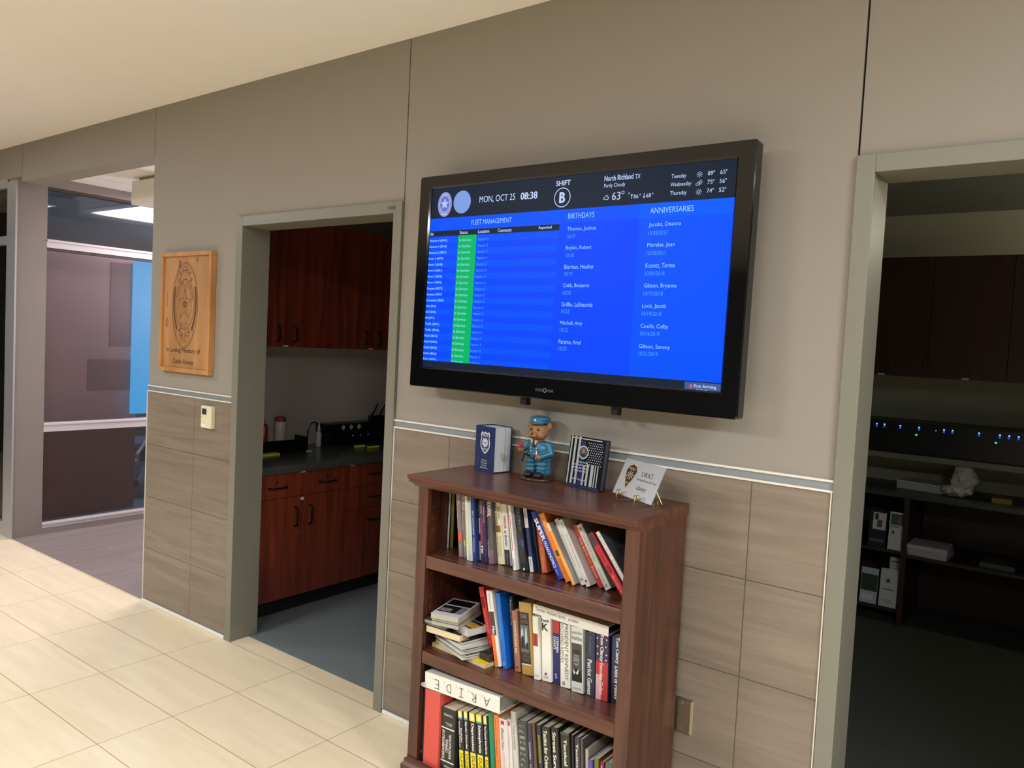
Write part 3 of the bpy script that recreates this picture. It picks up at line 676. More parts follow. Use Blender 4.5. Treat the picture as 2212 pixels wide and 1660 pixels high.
def make_book(label, t, h, d, rgb, bands=(), texts=(), hard=True, name='book', cat='book', group=None, rough=0.35, front=None, pages=None):
    """bands: (f0,f1,rgb[,u0,u1]) fractions from the top; texts: (string, mode, f0, f1, u0, u1, rgb[,bold])"""
    e = empty(name, (0, 0, 0), label, cat, group)
    c = 0.0022 if hard else 0.0008; ins = 0.003 if hard else 0.0003
    bm = bmesh.new(); ushape(bm, t, h, d, c); o = obj('cover', bm, mat(rgb, rough, var=0.04, scale=30), e)
    obj('page_block', bb(c, t-c, 0.003, d-ins-0.001, ins, h-ins), pages or PAGES, e)
    k = 0
    for b in bands:
        f0, f1, col = b[:3]; u0, u1 = (b[3], b[4]) if len(b) > 3 else (0.0, 1.0)
        r = min(0.0035, t*0.28)
        a0 = max(u0*t, r*0.55); a1 = min(u1*t, t-r*0.55)
        p = Print((0, 0, 0), h=0.00015*(1+k)); p.rect(a0, a1, h*(1-f1), h*(1-f0)); p.done('spine_band', mat(col, rough, var=0.03), e); k += 1
    bycol = {}
    for tx in texts:
        bycol.setdefault(tx[6], []).append(tx)
    for col, lst in bycol.items():
        p = Print((0, 0, 0), h=0.0007)
        for tx in lst:
            s, mode, f0, f1, u0, u1 = tx[:6]; bo = tx[7] if len(tx) > 7 else 0.0
            zc = h*(1-(f0+f1)/2); uc = t*(u0+u1)/2; L_ = h*(f1-f0); wd = t*(u1-u0)
            if mode == 'd': p.text(s, uc, zc, w=L_, hh=wd, rot=-90, cx=True, bold=bo)
            elif mode == 'u': p.text(s, uc, zc, w=L_, hh=wd, rot=90, cx=True, bold=bo)
            elif mode == 'h': p.text(s, uc, zc, w=wd, hh=L_, rot=0, cx=True, bold=bo)
            elif mode == 'r': p.text(s, uc, zc, w=wd, hh=L_, rot=180, cx=True, bold=bo)
        p.done('title', mat(col, 0.4, var=0.02), e)
    if front:      # print on the right-hand board
        col, items, tcol = front
        if col:
            p = Print((t, 0, 0), u=(0, 1, 0), v=(0, 0, 1), n=(1, 0, 0), h=0.0003); p.rect(0.004, d, 0, h); p.done('cover_print', mat(col, 0.4), e)
        p = Print((t, 0, 0), u=(0, 1, 0), v=(0, 0, 1), n=(1, 0, 0), h=0.0006)
        for s, a, b, w_, hh in items: p.text(s, a, b, w=w_, hh=hh)
        p.done('cover_title', mat(tcol, 0.4), e)
    return e
def place(e, x, y, z, lean=0.0, yaw=0.0):
    e.location = (x, y, z+0.0003); e.rotation_euler = Euler((0, -math.radians(lean), math.radians(yaw)))
WH=(226,222,212); BK=(22,23,25); G1='books on the top shelf'; G2='books on the middle shelf'; G3='books on the bottom shelf'
def BKS(group, z, rows):
    for r in rows:
        x, y, t, h, lean, rgb, label, kw = r
        kw = dict(kw); d = kw.pop('d', None); zz = kw.pop('z', z)
        if d is None: d = min(0.155, -0.038-y)
        e = make_book(label, t, h, d, rgb, group=group, **kw)
        place(e, x, y, zz, lean)
# ---- top shelf
BKS(G1, 0.861, [
 (0.5685, -0.2146, 0.0060, 0.203, 0, (196,200,206), 'thin pale grey booklet, leftmost on the top shelf', dict(hard=False, texts=[('Resource Guide','d',.1,.42,.25,.8,(60,64,80)),('MHMR','d',.85,.93,.2,.8,(40,44,60))], front=(BK,[],WH))),
 (0.5790, -0.2099, 0.0125, 0.201, 0.7, (128,108,38), 'olive-spined black book, second from the left on the top shelf', dict(hard=False, front=((12,14,16),[],(128,108,38)))),
 (0.6802, -0.2774, 0.0195, 0.2206, 6.8, (128,112,112), 'mauve-grey book with an orange square on its spine on the top shelf', dict(bands=[(.63,.74,(224,84,36))], texts=[('JAMES FOX','d',.0,.17,.45,.8,WH,.02),('THE HISTORY OF MODERN POLICING','d',.0,.55,.12,.3,WH),('SIXTH EDITION','d',.80,.96,.35,.6,WH)])),
 (0.7003, -0.2752, 0.0180, 0.2198, 6.6, (118,104,100), 'brown-grey book with a lime green mark on its spine on the top shelf', dict(bands=[(.72,.80,(176,190,60),.3,.7)], texts=[('A BLUE LECTURE','d',.0,.24,.55,.85,WH,.01),('COMMUNITY AND CHANGE','d',.0,.55,.15,.35,WH),('SEVENTH EDITION','d',.78,.96,.4,.65,WH)])),
 (0.7232, -0.2845, 0.0118, 0.2224, 6.2, (228,220,192), 'plain cream book on the top shelf beside a pale green one', dict(hard=False, texts=[('A HISTORY OF THE SERVICE','d',.15,.75,.35,.6,(150,140,110))])),
 (0.7362, -0.2868, 0.0150, 0.2223, 6.2, (184,200,196), 'pale green-grey book with a teal top on the top shelf', dict(hard=False, bands=[(0,.07,(40,92,104)),(.075,.082,WH),(.09,.096,(40,92,104))], front=((30,52,110),[],WH))),
 (0.7526, -0.2850, 0.0135, 0.2190, 6.0, (36,52,112), 'navy book with pale blue capitals next to the pale green book', dict(texts=[('FIRST CONTROVERSIES','d',.2,.58,.3,.75,(190,204,220),.01),('POLICING','d',.63,.85,.3,.75,(190,204,220))])),
 (0.7672, -0.2680, 0.0090, 0.2145, 5.5, (26,28,34), 'thin black book with two grey stickers on the top shelf', dict(bands=[(.30,.55,(150,152,150)),(.67,.97,(158,158,160))], texts=[('CRIMINAL','d',.05,.28,.3,.75,(120,150,140))])),
 (0.7778, -0.2720, 0.0225, 0.2132, 5.5, (70,46,82), 'purple and navy book with pink lettering on the top shelf', dict(bands=[(.72,1,(30,34,74)),(0,1,(34,36,76),.62,1)], texts=[('COUNTER','d',.02,.22,.08,.45,(200,150,90),.01),('INTELLIGENCE','d',.28,.70,.12,.45,(206,60,110),.02),('FBI','d',.73,.85,.1,.5,WH,.02),('KAREN FOX','d',.1,.36,.72,.9,WH)])),
 (0.8020, -0.2620, 0.0255, 0.2155, 6.8, (86,80,80), 'brown and grey photo-covered book left of a cream novel', dict(hard=True, bands=[(0,.25,(104,70,62)),(.78,1,(126,92,112))], texts=[('SURVIVAL','d',.02,.26,.18,.85,WH,.03),('TERROR','d',.62,.9,.05,.2,WH)], rough=.2)),
 (0.8285, -0.2450, 0.0300, 0.2119, 8.8, (224,214,178), 'thick cream novel with grey capitals on the top shelf', dict(bands=[(.38,.49,(134,96,52),.15,.8)], texts=[('MELTZER','d',.02,.38,.08,.42,(70,70,70)),('BRAD','d',.08,.28,.55,.85,(110,110,100)),('THE PRESIDENT','d',.54,.88,.5,.75,(150,146,120)),('SHADOW','d',.56,.88,.12,.42,(150,146,120))], rough=.25)),
 (0.8598, -0.2427, 0.0250, 0.2094, 9.2, (222,218,210), 'white book with red title and black foot on the top shelf', dict(bands=[(.74,1,(34,34,46))], texts=[('TERROR','d',.18,.40,.3,.72,(184,40,36),.03),('at Beslan','d',.43,.68,.3,.75,(50,50,52),.01),('SIEGE','d',.8,.96,.35,.6,(150,150,160))], rough=.3)),
 (0.9093, -0.2651, 0.0122, 0.2181, 9.5, (234,230,224), 'thin white book with a red stripe down its spine', dict(bands=[(.15,.70,(176,70,66),.38,.6)], hard=False, texts=[('POLICE','d',.83,.93,.35,.7,(30,30,30))], front=((232,228,226),[],BK))),
 (0.9300, -0.2511, 0.0285, 0.2131, 11.6, (28,30,34), 'black book with blue and violet blocks on its spine', dict(bands=[(.38,.60,(24,50,74),.1,.5),(.52,.63,(78,58,128),.55,.95),(.955,.99,(210,214,220),.45,.68)], texts=[('THE TRIAL OF','d',.08,.38,.5,.78,(120,124,130),.01),('GANG','d',.1,.24,.15,.35,(90,94,100))], rough=.25)),
 (0.9603, -0.2404, 0.0185, 0.2123, 11.7, (26,42,82), 'navy book with white labels at both ends of its spine', dict(bands=[(0,.31,(206,206,200)),(.76,1,(206,206,206))], texts=[('HANDBOOK OF','d',.05,.27,.3,.6,(110,116,120)),('LIBRARY','d',.79,.9,.4,.6,(60,60,70))], rough=.2)),
 (0.9796, -0.2250, 0.0118, 0.2069, 12.2, (30,30,34), 'thin charcoal book next to the navy book with white labels', dict(texts=[('STRATEGY AND TACTICS','d',.1,.6,.3,.65,(90,90,96))], rough=.25)),
 (0.9925, -0.2185, 0.0235, 0.1640, 12.3, (206,100,58), 'short orange-red book half behind the leaning blue book', dict(bands=[(.0,.5,(176,64,54))], texts=[('NORTH','d',.3,.52,.3,.7,(212,160,120)),('MORAL','d',.68,.95,.3,.7,(232,176,128),.02)])),
 (1.0786, -0.2481, 0.0205, 0.2335, 31.5, (22,52,164), 'bright blue book with big white capitals leaning on the top shelf', dict(texts=[('SUPER','d',.10,.43,.12,.85,(238,238,236),.05),('FREAKONOMICS','d',.44,.83,.2,.75,(214,224,238),.03),('LEVITT','d',.85,.94,.25,.6,(180,196,222))], front=((226,222,214),[],BK))),
 (1.1085, -0.2491, 0.0225, 0.2317, 30.7, (236,130,42), 'orange book with pale letters leaning beside the bright blue one', dict(bands=[(.55,.63,(44,70,34),.3,1)], texts=[('IDEAS','d',.03,.28,.3,.8,(250,196,130),.02),('LEADERSHIP','d',.66,.9,.35,.7,(190,110,30))])),
 (1.1398, -0.2600, 0.0110, 0.2085, 32.0, (240,168,84), 'thin tan-orange book with a white tag leaning on the top shelf', dict(hard=False, bands=[(.0,.12,WH)], front=((152,148,142),[],BK))),
 (1.1536, -0.2350, 0.0060, 0.2000, 31.9, (164,160,152), 'thin plain grey booklet leaning among white spines', dict(hard=False)),
 (1.1613, -0.2382, 0.0163, 0.2226, 31.8, (216,214,206), 'leaning white book with small black title, first of a matching pair', dict(hard=False, texts=[('Sullivan','d',.03,.12,.4,.6,(60,60,62)),('Why Law Enforcement Organizations Fail','d',.22,.72,.35,.6,(44,44,46)),('c','d',.9,.94,.3,.75,(70,70,76),.05)])),
 (1.1810, -0.2416, 0.0163, 0.2245, 31.8, (216,214,206), 'leaning white book with small black title, second of a matching pair', dict(hard=False, texts=[('Sullivan','d',.03,.12,.4,.6,(60,60,62)),('Why Law Enforcement Organizations Fail','d',.22,.72,.35,.6,(44,44,46)),('c','d',.9,.94,.3,.75,(70,70,76),.05)])),
 (1.2007, -0.2050, 0.0135, 0.1926, 31.8, (206,182,140), 'leaning tan book with brown capitals on the top shelf', dict(bands=[(.07,.30,(110,94,66))], texts=[('BULLETPROOF SPIRIT','d',.36,.93,.22,.78,(112,78,40),.03),('GRASSMAN','d',.1,.28,.3,.7,(220,210,190))])),
 (1.2170, -0.2221, 0.0163, 0.2105, 32.3, (178,38,34), 'leaning dark red book with pale capitals on the top shelf', dict(texts=[('THE BOYS','d',.2,.5,.25,.7,(234,180,160)),('IN THE','d',.54,.62,.4,.6,(234,180,160)),('BOAT','d',.66,.85,.25,.7,(234,180,160))], rough=.25)),
 (1.2410, -0.2263, 0.0220, 0.2183, 33.4, (196,196,184), 'leaning grey-white paperback beside the dark red book', dict(hard=False, texts=[('22','h',.05,.09,.3,.7,(40,40,40),.03),('THE CASE FOR CHRIST','d',.16,.58,.3,.7,(150,152,144)),('LEE STROBEL','d',.68,.9,.35,.6,(150,152,144)),('12','h',.92,.96,.3,.7,(40,40,40),.03)], front=((130,140,128),[],BK))),
 (1.3205, -0.2600, 0.0210, 0.2190, 38.9, (196,40,48), 'leaning bright red book with a dark photo at its top', dict(hard=False, bands=[(0,.20,(62,58,66))], texts=[('YOU CAN DO','d',.24,.46,.3,.65,(120,20,26)),('WITH','d',.5,.62,.25,.75,(60,14,18),.04),('BILLY GRAHAM','d',.66,.95,.35,.6,(240,180,170))])),
 (1.3500, -0.2550, 0.0090, 0.2250, 38.2, (34,36,92), 'thin navy book pressed between the red and white leaning books', dict(texts=[('ETHICS','d',.4,.7,.3,.7,(120,130,190))])),
 (1.3625, -0.2650, 0.0130, 0.2350, 38.5, (228,224,210), 'white-spined book with a dark grey front, rightmost on the top shelf', dict(texts=[('POLICE ETHICS','d',.06,.7,.25,.75,(170,168,158))], front=((92,94,94),[('POLICE',.045,.175,.085,.024),('ETHICS',.045,.140,.085,.024)],(22,22,24)))),
])
# ---- middle shelf
BKS(G2, 0.522, [
 (0.8000, -0.2350, 0.0225, 0.2050, 16.9, (200,44,50), 'tall red book with dark capitals leaning over the magazine pile', dict(z=0.5622, texts=[('BAD','d',.17,.34,.2,.8,(50,16,18),.02),('LEADERSHIP','d',.37,.78,.25,.75,(236,130,120)),('O','d',.9,.95,.3,.7,(240,170,160))], d=.14)),
 (0.8589, -0.2724, 0.0260, 0.2540, 12.4, (232,226,212), 'white book with brown and orange bands on the middle shelf', dict(hard=False, bands=[(.28,.59,(86,52,52)),(.59,.99,(240,118,40),0,.62)], texts=[('Merton Brooks','d',.04,.24,.4,.6,(130,120,110)),('Men','d',.47,.58,.3,.8,(240,236,230),.02)])),
 (0.8897, -0.2682, 0.0186, 0.2519, 10.9, (20,104,196), 'tall bright blue book with green marks on the middle shelf', dict(texts=[('Criminal Investigation','d',.14,.62,.25,.6,(90,190,220)),('G','d',.9,.96,.3,.7,(200,226,244))], front=((16,92,188),[('g',.06,.19,.02,.03),('A',.08,.08,.025,.035)],(64,150,110)))),
 (0.9110, -0.2400, 0.0160, 0.2409, 8.2, (30,38,48), 'dark slate book behind the brown spine on the middle shelf', dict(texts=[('Forensics','d',.05,.4,.3,.7,(170,176,180))])),
 (0.9313, -0.2563, 0.0228, 0.2013, 7.6, (158,108,84), 'brown book with white spaced capitals on the middle shelf', dict(texts=[('COURTROOM 302','d',.16,.70,.35,.7,(240,230,214),.02),('o','d',.91,.95,.35,.65,(90,40,30),.03)])),
 (0.9611, -0.2563, 0.0500, 0.2388, 7.0, (176,140,72), 'thick gold book with a black panel and photograph on its spine', dict(bands=[(.14,.85,(50,44,40),.03,.80),(.32,.69,(96,104,108),.05,.72),(.70,.705,(150,60,50),.05,.75),(.85,.865,(226,220,200),.03,.85)], texts=[('CASE','h',.17,.22,.1,.62,(170,160,140)),('CLOSED','h',.25,.29,.1,.7,(130,120,104)),('GERALD','h',.73,.76,.2,.7,(120,114,100)),('POSNER','h',.78,.81,.2,.7,(120,114,100))])),
 (1.0135, -0.2620, 0.0228, 0.2063, 5.5, (230,226,212), 'white book with a red block on its spine beside the gold book', dict(bands=[(.27,.47,(176,60,54))], texts=[('PLANS','d',.29,.45,.3,.7,(120,30,30)),('ATTACK','h',.92,.95,.1,.9,(180,176,160))])),
 (1.0379, -0.2505, 0.0368, 0.2094, 4.5, (234,230,216), 'thick white novel with a large black letter on its spine', dict(texts=[('Fourth','h',.03,.08,.05,.85,(30,30,30),.03),('K','h',.10,.215,.1,.75,(20,20,20),.03),('RANDOM HOUSE','h',.93,.95,.2,.7,(40,40,40)),('A','h',.86,.91,.3,.6,(40,40,40),.04)])),
 (1.0761, -0.2412, 0.0280, 0.2043, 4.4, (34,38,98), 'navy novel with a red top band and stacked white name', dict(bands=[(0,.2,(182,50,46))], texts=[('STEPHEN','d',.25,.50,.52,.85,(220,220,232),.04),('COONTS','d',.25,.46,.12,.45,(220,220,232),.04),('S','h',.84,.92,.3,.6,(180,184,214),.04)])),
 (1.1066, -0.2463, 0.0380, 0.2045, 3.9, (234,230,214), 'white biography with tall thin grey capitals on the middle shelf', dict(texts=[('PRESIDENT KENNEDY','d',.0,.88,.5,.85,(74,74,72)),('RICHARD REEVES','d',.0,.62,.1,.40,(120,120,114))], bands=[(.91,.97,(150,146,126),.25,.5)])),
 (1.1509, -0.2492, 0.0450, 0.2063, 4.0, (212,214,206), 'grey-white biography with an old portrait photo on its spine', dict(bands=[(.25,.84,(70,70,70),.06,.90)], texts=[('Justice Oliver','h',.06,.12,.08,.92,(140,142,136),.01),('Wendell Holmes','h',.14,.20,.08,.92,(140,142,136),.01),('WHITE','h',.93,.96,.15,.85,(120,122,118))])),
 (1.1983, -0.2430, 0.0350, 0.1990, 3.0, (38,54,72), 'dark slate-blue novel with white serif title near the right end', dict(texts=[('Patriot Games','d',.42,.98,.25,.72,(230,226,212),.04),('Tom Clancy author of','d',.05,.35,.4,.6,(170,150,160))])),
 (1.2345, -0.2423, 0.0465, 0.2065, 2.6, (64,46,80), 'novel with stars and red and purple cover on the middle shelf', dict(bands=[(.42,1,(190,48,52)),(.62,1,(226,170,178),.05,.45)], texts=[('Tom Clancy','d',.0,.42,.30,.62,(236,232,224),.05),('Executive Orders','d',.44,.92,.34,.62,(236,226,220),.03)])),
 (1.2834, -0.2312, 0.0390, 0.2069, 2.6, (40,60,104), 'dark blue novel with white serif title, rightmost on the middle shelf', dict(bands=[(.7,1,(20,24,34))], texts=[('Tom Clancy','d',.0,.40,.35,.75,(236,232,224),.05),('Debt of Honor','d',.44,.95,.35,.72,(236,232,224),.05)])),
])
def by_label(part): return [o for o in bpy.data.objects if part in (o.get('label') or '')][0]
hb = by_label('old portrait photo'); t_, h_ = 0.0450, 0.2063
def hp(col, name, fn):
    p = Print((0, 0, 0), h=0.0009); fn(p); p.done(name, mat(col, 0.4), hb)
hp((128, 127, 123), 'portrait_face', lambda p: p.disc((.46*t_, .50*h_), .25*t_, .098*h_))
hp((40, 40, 42), 'portrait_hair', lambda p: (p.disc((.46*t_, .615*h_), .30*t_, .035*h_, k=1), p.poly([(.22*t_, .452*h_), (.62*t_, .452*h_), (.52*t_, .468*h_), (.36*t_, .470*h_)], k=1), p.rect(.27*t_, .40*t_, .535*h_, .545*h_, k=1), p.rect(.52*t_, .64*t_, .535*h_, .545*h_, k=1)))
hp((24, 24, 26), 'portrait_coat', lambda p: p.poly([(.09*t_, .17*h_), (.87*t_, .17*h_), (.87*t_, .30*h_), (.65*t_, .37*h_), (.25*t_, .35*h_), (.09*t_, .28*h_)], k=1))
hp((224, 222, 212), 'portrait_collar', lambda p: (p.poly([(.22*t_, .36*h_), (.40*t_, .30*h_), (.26*t_, .27*h_)], k=2), p.poly([(.42*t_, .29*h_), (.74*t_, .39*h_), (.60*t_, .28*h_)], k=2)))
hb = by_label('novel with stars'); t_, h_ = 0.0465, 0.2065
hp((228, 226, 232), 'white_star', lambda p: [p.star((a*t_, f*h_), .0042, .0018, k=1) for a, f in ((.14, .93), (.85, .93), (.80, .82), (.16, .80), (.84, .70), (.18, .69), (.82, .62))])
hb = by_label('thick gold book'); t_, h_ = 0.0500, 0.2388
hp((176, 184, 190), 'photo_figures', lambda p: (p.poly([(.10*t_, .50*h_), (.30*t_, .47*h_), (.33*t_, .60*h_), (.24*t_, .655*h_), (.12*t_, .60*h_)], k=1), p.poly([(.42*t_, .42*h_), (.64*t_, .45*h_), (.60*t_, .62*h_), (.50*t_, .66*h_), (.44*t_, .58*h_)], k=1)))
hp((34, 34, 38), 'photo_shadow', lambda p: (p.poly([(.10*t_, .36*h_), (.36*t_, .36*h_), (.30*t_, .54*h_), (.16*t_, .52*h_)], k=2), p.poly([(.44*t_, .36*h_), (.68*t_, .36*h_), (.60*t_, .47*h_)], k=2)))
# ---- bottom shelf
def dummies(words, two=None, lab=''):
    tx = [(words, 'd', .15, .55, .28 if not two else .15, .78 if not two else .45, (244,240,226), .04)]
    if two: tx.append((two, 'd', .25, .46, .55, .82, (244,240,226), .04))
    tx.append(('DUMMIES', 'd', .62, .97, .3, .78, (96,84,10), .01))
    return tx
YL = (246,224,48)
BKS(G3, 0.115, [
 (0.5672, -0.3200, 0.0280, 0.2620, 0.5, (58,56,46), 'tall dark olive book with embossed title, leftmost on the bottom shelf', dict(texts=[('BEYOND THE TEXAS BLACKS','d',.06,.80,.3,.7,(84,80,66),.02),('Fi','r',.86,.90,.3,.7,(200,194,170))])),
 (0.5962, -0.3100, 0.0100, 0.2350, 0.5, (104,96,150), 'thin violet and pink booklet between the olive book and red folder', dict(bands=[(.42,.72,(226,170,140)),(.72,1,(70,20,20))], hard=False)),
 (0.6086, -0.3360, 0.0700, 0.2710, 0.7, (214,84,72), 'wide plain red binder on the bottom shelf', dict(hard=True, d=.26, rough=.45)),
 (0.6830, -0.3260, 0.0630, 0.2280, 1.6, (44,44,42), 'thick black textbook with upside-down white title', dict(bands=[(.30,.32,(232,226,210)),(.81,.83,(232,226,210))], texts=[('THOMAS','r',.085,.12,.2,.85,(220,214,198),.02),('SIXTH','r',.24,.26,.45,.8,(220,214,198),.02),('EDITION','r',.215,.235,.35,.8,(220,214,198),.02),('FUNDAMENTALS OF','u',.34,.79,.12,.30,(236,232,220),.03),('CRIMINAL','u',.47,.68,.36,.54,(236,232,220),.03),('INVESTIGATION','u',.39,.76,.60,.78,(236,232,220),.03),("O'HARA",'r',.88,.92,.25,.85,(220,214,198),.02)])),
 (0.7650, -0.3150, 0.0212, 0.2310, 6.2, (46,46,46), 'yellow and black guide with a blue band, leftmost of five matching guides', dict(hard=False, bands=[(0,.10,YL),(.10,.125,(40,120,190)),(.577,1,YL),(.02,.08,(236,232,190),.25,.8)], texts=dummies('Personality Disorder','Borderline'))),
 (0.7872, -0.3100, 0.0190, 0.2350, 6.3, (46,46,46), 'yellow and black guide with a pale blue band, second of five', dict(hard=False, bands=[(0,.10,YL),(.10,.125,(120,150,210)),(.577,1,YL),(.02,.08,(236,232,190),.25,.8)], texts=dummies('Bipolar Disorder'))),
 (0.8066, -0.3050, 0.0272, 0.2350, 6.0, (46,46,46), 'yellow and black guide without a blue band, middle of five', dict(hard=False, bands=[(0,.12,YL),(.577,1,YL),(.02,.10,(236,232,190),.25,.8)], texts=dummies('Depression'))),
 (0.8346, -0.3000, 0.0278, 0.2360, 6.6, (46,46,46), 'yellow and black guide with a teal band, fourth of five', dict(hard=False, bands=[(0,.10,YL),(.10,.125,(70,170,160)),(.577,1,YL),(.02,.085,(236,232,190),.25,.8)], texts=dummies('Schizophrenia'))),
 (0.8634, -0.2940, 0.0172, 0.2380, 6.9, (46,46,46), 'narrow yellow and black guide with small title, rightmost of five', dict(hard=False, bands=[(0,.12,YL),(.577,1,YL),(.02,.10,(236,232,190),.25,.8)], texts=dummies('Post-Traumatic Stress Disorder'))),
 (0.8813, -0.2880, 0.0190, 0.2480, 6.9, (34,132,92), 'plain green book on the bottom shelf beside the yellow guides', dict(hard=False, bands=[(0,1,(60,156,112),.3,.4)])),
 (0.9014, -0.2830, 0.0222, 0.2500, 7.2, (240,134,66), 'orange book with red lettering on the bottom shelf', dict(hard=False, texts=[('Guide for Law Enforcement','d',.05,.55,.3,.6,(196,70,30)),('Emergencies','d',.6,.85,.35,.6,(196,70,30)),('22','h',.88,.94,.2,.8,(70,30,20),.03)])),
 (0.9249, -0.2850, 0.0328, 0.2460, 6.9, (226,214,206), 'cream-pink book with a red square at the top of its spine', dict(hard=False, bands=[(.025,.075,(180,50,54),.25,.7)], texts=[('Effective Police','d',.13,.42,.25,.62,(110,90,86)),('SUPERVISION','d',.44,.76,.3,.6,(206,188,182))], pages=PAGES)),
 (0.9590, -0.2800, 0.0130, 0.2530, 7.1, (226,216,210), 'thin cream book with a small red square beside the cream-pink book', dict(hard=False, bands=[(.03,.09,(170,60,60),.2,.8)], texts=[('Police Law','d',.2,.42,.35,.6,(150,130,126))])),
 (0.9745, -0.2780, 0.0200, 0.2820, 7.4, (206,202,190), 'tall narrow ivory book with a grey title on the bottom shelf', dict(hard=False, texts=[('Police ETHICS','d',.16,.44,.3,.7,(150,146,134),.01)])),
 (0.9960, -0.2740, 0.0355, 0.2600, 6.9, (74,74,70), 'grey book with a ladder-like row of pale letters', dict(texts=[('C','h',0.050,0.085,.2,.8,(150,150,140),.02),('R','h',0.120,0.155,.2,.8,(150,150,140),.02),('I','h',0.190,0.225,.2,.8,(150,150,140),.02),('M','h',0.260,0.295,.2,.8,(150,150,140),.02),('I','h',0.330,0.365,.2,.8,(150,150,140),.02),('N','h',0.400,0.435,.2,.8,(150,150,140),.02),('A','h',0.470,0.505,.2,.8,(150,150,140),.02),('L','h',0.540,0.575,.2,.8,(150,150,140),.02),('LAW','d',.64,.8,.2,.8,(150,150,140),.02)])),
 (1.0332, -0.2710, 0.0172, 0.2620, 7.0, (66,60,78), 'thin purple-grey book with white typewriter capitals', dict(hard=False, texts=[('ECONOMICS','d',.24,.45,.3,.65,(214,210,220),.03),('CRIME','d',.51,.68,.3,.65,(214,210,220),.03)])),
 (1.0540, -0.2700, 0.0115, 0.2680, 7.4, (98,80,60), 'thin brown book standing right of the purple-grey one', dict(hard=False, texts=[('.','h',.6,.61,.4,.6,(230,220,200),.03)])),
 (1.0735, -0.2700, 0.0165, 0.2680, 7.7, (48,50,58), 'dark book with yellow-green lettering on the bottom shelf', dict(hard=False, bands=[(.12,.46,(150,150,72),.25,.75)], texts=[('Tactical Perfection','d',.14,.44,.35,.65,(60,60,40),.02)])),
 (1.0935, -0.2700, 0.0315, 0.2700, 7.5, (48,48,40), 'black handbook with rounded white title, left of three matching ones', dict(texts=[('Tactics for Criminal','d',.04,.57,.22,.68,(232,228,204),.05)])),
 (1.1268, -0.2700, 0.0270, 0.2790, 6.6, (42,42,38), 'black handbook with rounded white title, middle of three matching ones', dict(texts=[('Street Survival','d',.05,.60,.22,.68,(232,228,204),.05)])),
 (1.1601, -0.2700, 0.0340, 0.2755, 6.2, (48,48,42), 'black handbook with rounded white title, right of three matching ones', dict(bands=[(.0,.02,(90,90,80))], texts=[('Tactical Edge','d',.07,.60,.28,.72,(232,228,204),.05)])),
 (1.1970, -0.2700, 0.0088, 0.2790, 5.2, (24,26,24), 'very thin black booklet right of the three handbooks', dict(hard=False)),
 (1.2078, -0.2700, 0.0200, 0.2778, 4.9, (70,64,66), 'narrow dark book with small rounded white title on the bottom shelf', dict(texts=[('Tactics for Criminal','d',.07,.85,.3,.72,(226,220,208),.05)])),
 (1.2296, -0.2700, 0.0080, 0.2780, 4.7, (96,88,90), 'thin grey-brown booklet on the bottom shelf', dict(hard=False)),
 (1.2392, -0.2620, 0.0112, 0.2475, 4.2, (196,184,164), 'thin beige book with a pale spine behind the violet-blue one', dict(hard=False)),
 (1.2510, -0.2700, 0.0180, 0.2235, 3.7, (88,88,156), 'violet-blue book with a white vertical title at the right end', dict(texts=[('MEMOIR','d',.12,.5,.35,.65,(220,222,240),.03)])),
 (1.2702, -0.2700, 0.0162, 0.2365, 2.6, (124,116,60), 'olive book at the right end of the bottom shelf', dict(hard=False)),
 (1.2872, -0.2700, 0.0140, 0.2326, 1.5, (150,44,44), 'small dark red book at the right end of the bottom shelf', dict(texts=[('S','h',.05,.1,.2,.7,(230,200,190),.02)])),
 (1.3030, -0.2700, 0.0250, 0.2380, 1.0, (96,112,104), 'grey-teal book, rightmost seen on the bottom shelf', dict()),
])
# ---- things lying flat: local near corner at the origin, extends to -x and +y
def flat(label, x, y, z, yaw, w, d, t, rgb, pg=(206,200,184), name='magazine', cat='magazine', group='magazines piled on the middle shelf', front=None, hard=0.0006):
    e = empty(name, (x, y, z+0.0003), label, cat, group, rot=(0, 0, math.radians(yaw)))
    obj('cover', boxes([(-w, 0, 0, d, 0, hard), (-w, 0, 0, d, t-hard, t), (-w, 0, d-hard, d, hard, t-hard)]), mat(rgb, 0.22, var=0.04), e)
    obj('page_block', bb(-w+0.0012, -0.0012, 0.0008, d-hard-0.001, hard, t-hard), mat(pg, 0.8, var=0.12, scale=1, stretch=(3, 3, 900), name='flat_pages'), e)
    for i, (a, b, c_, f, col) in enumerate(front or []):
        p = Print((-w, 0, t), u=(1, 0, 0), v=(0, 1, 0), n=(0, 0, 1), h=0.0002*(1+i)); p.rect(a*w, b*w, c_*d, f*d); p.done('cover_print', mat(col, 0.25), e)
    return e
flat('yellow-covered magazine at the foot of the pile', 0.848, -0.312, 0.522, -4.5, 0.262, 0.20, 0.0125, (238,202,20), (200,190,170))
e = empty('plastic_wrapped_bundle', (0.8475, -0.288, 0.5350), 'crumpled black plastic-wrapped bundle on the yellow magazine', 'bundle', rot=(0, 0, math.radians(-8)))
bm = bb(-0.048, 0, 0, 0.12, 0, 0.0265); bmesh.ops.subdivide_edges(bm, edges=bm.edges[:], cuts=7, use_grid_fill=True)
for v in bm.verts:
    if v.co.z > 0.002: v.co += Vector((random.uniform(-.0012, .0012), random.uniform(-.0012, .0012), random.uniform(-.003, 0)))
obj('wrap', bm, mat((34,34,36), 0.12, coat=0.6), e); 
cols = [((198,196,186),'pale grey magazine, lowest of the large ones in the pile'), ((70,74,70),'dark green-grey magazine second in the large pile'), ((186,182,170),'cream-edged magazine third in the large pile'), ((60,50,56),'dark plum magazine fourth in the large pile'), ((212,208,196),'off-white magazine fifth in the large pile'), ((24,26,34),'black and navy magazine on top of the large ones')]
zc = 0.5352
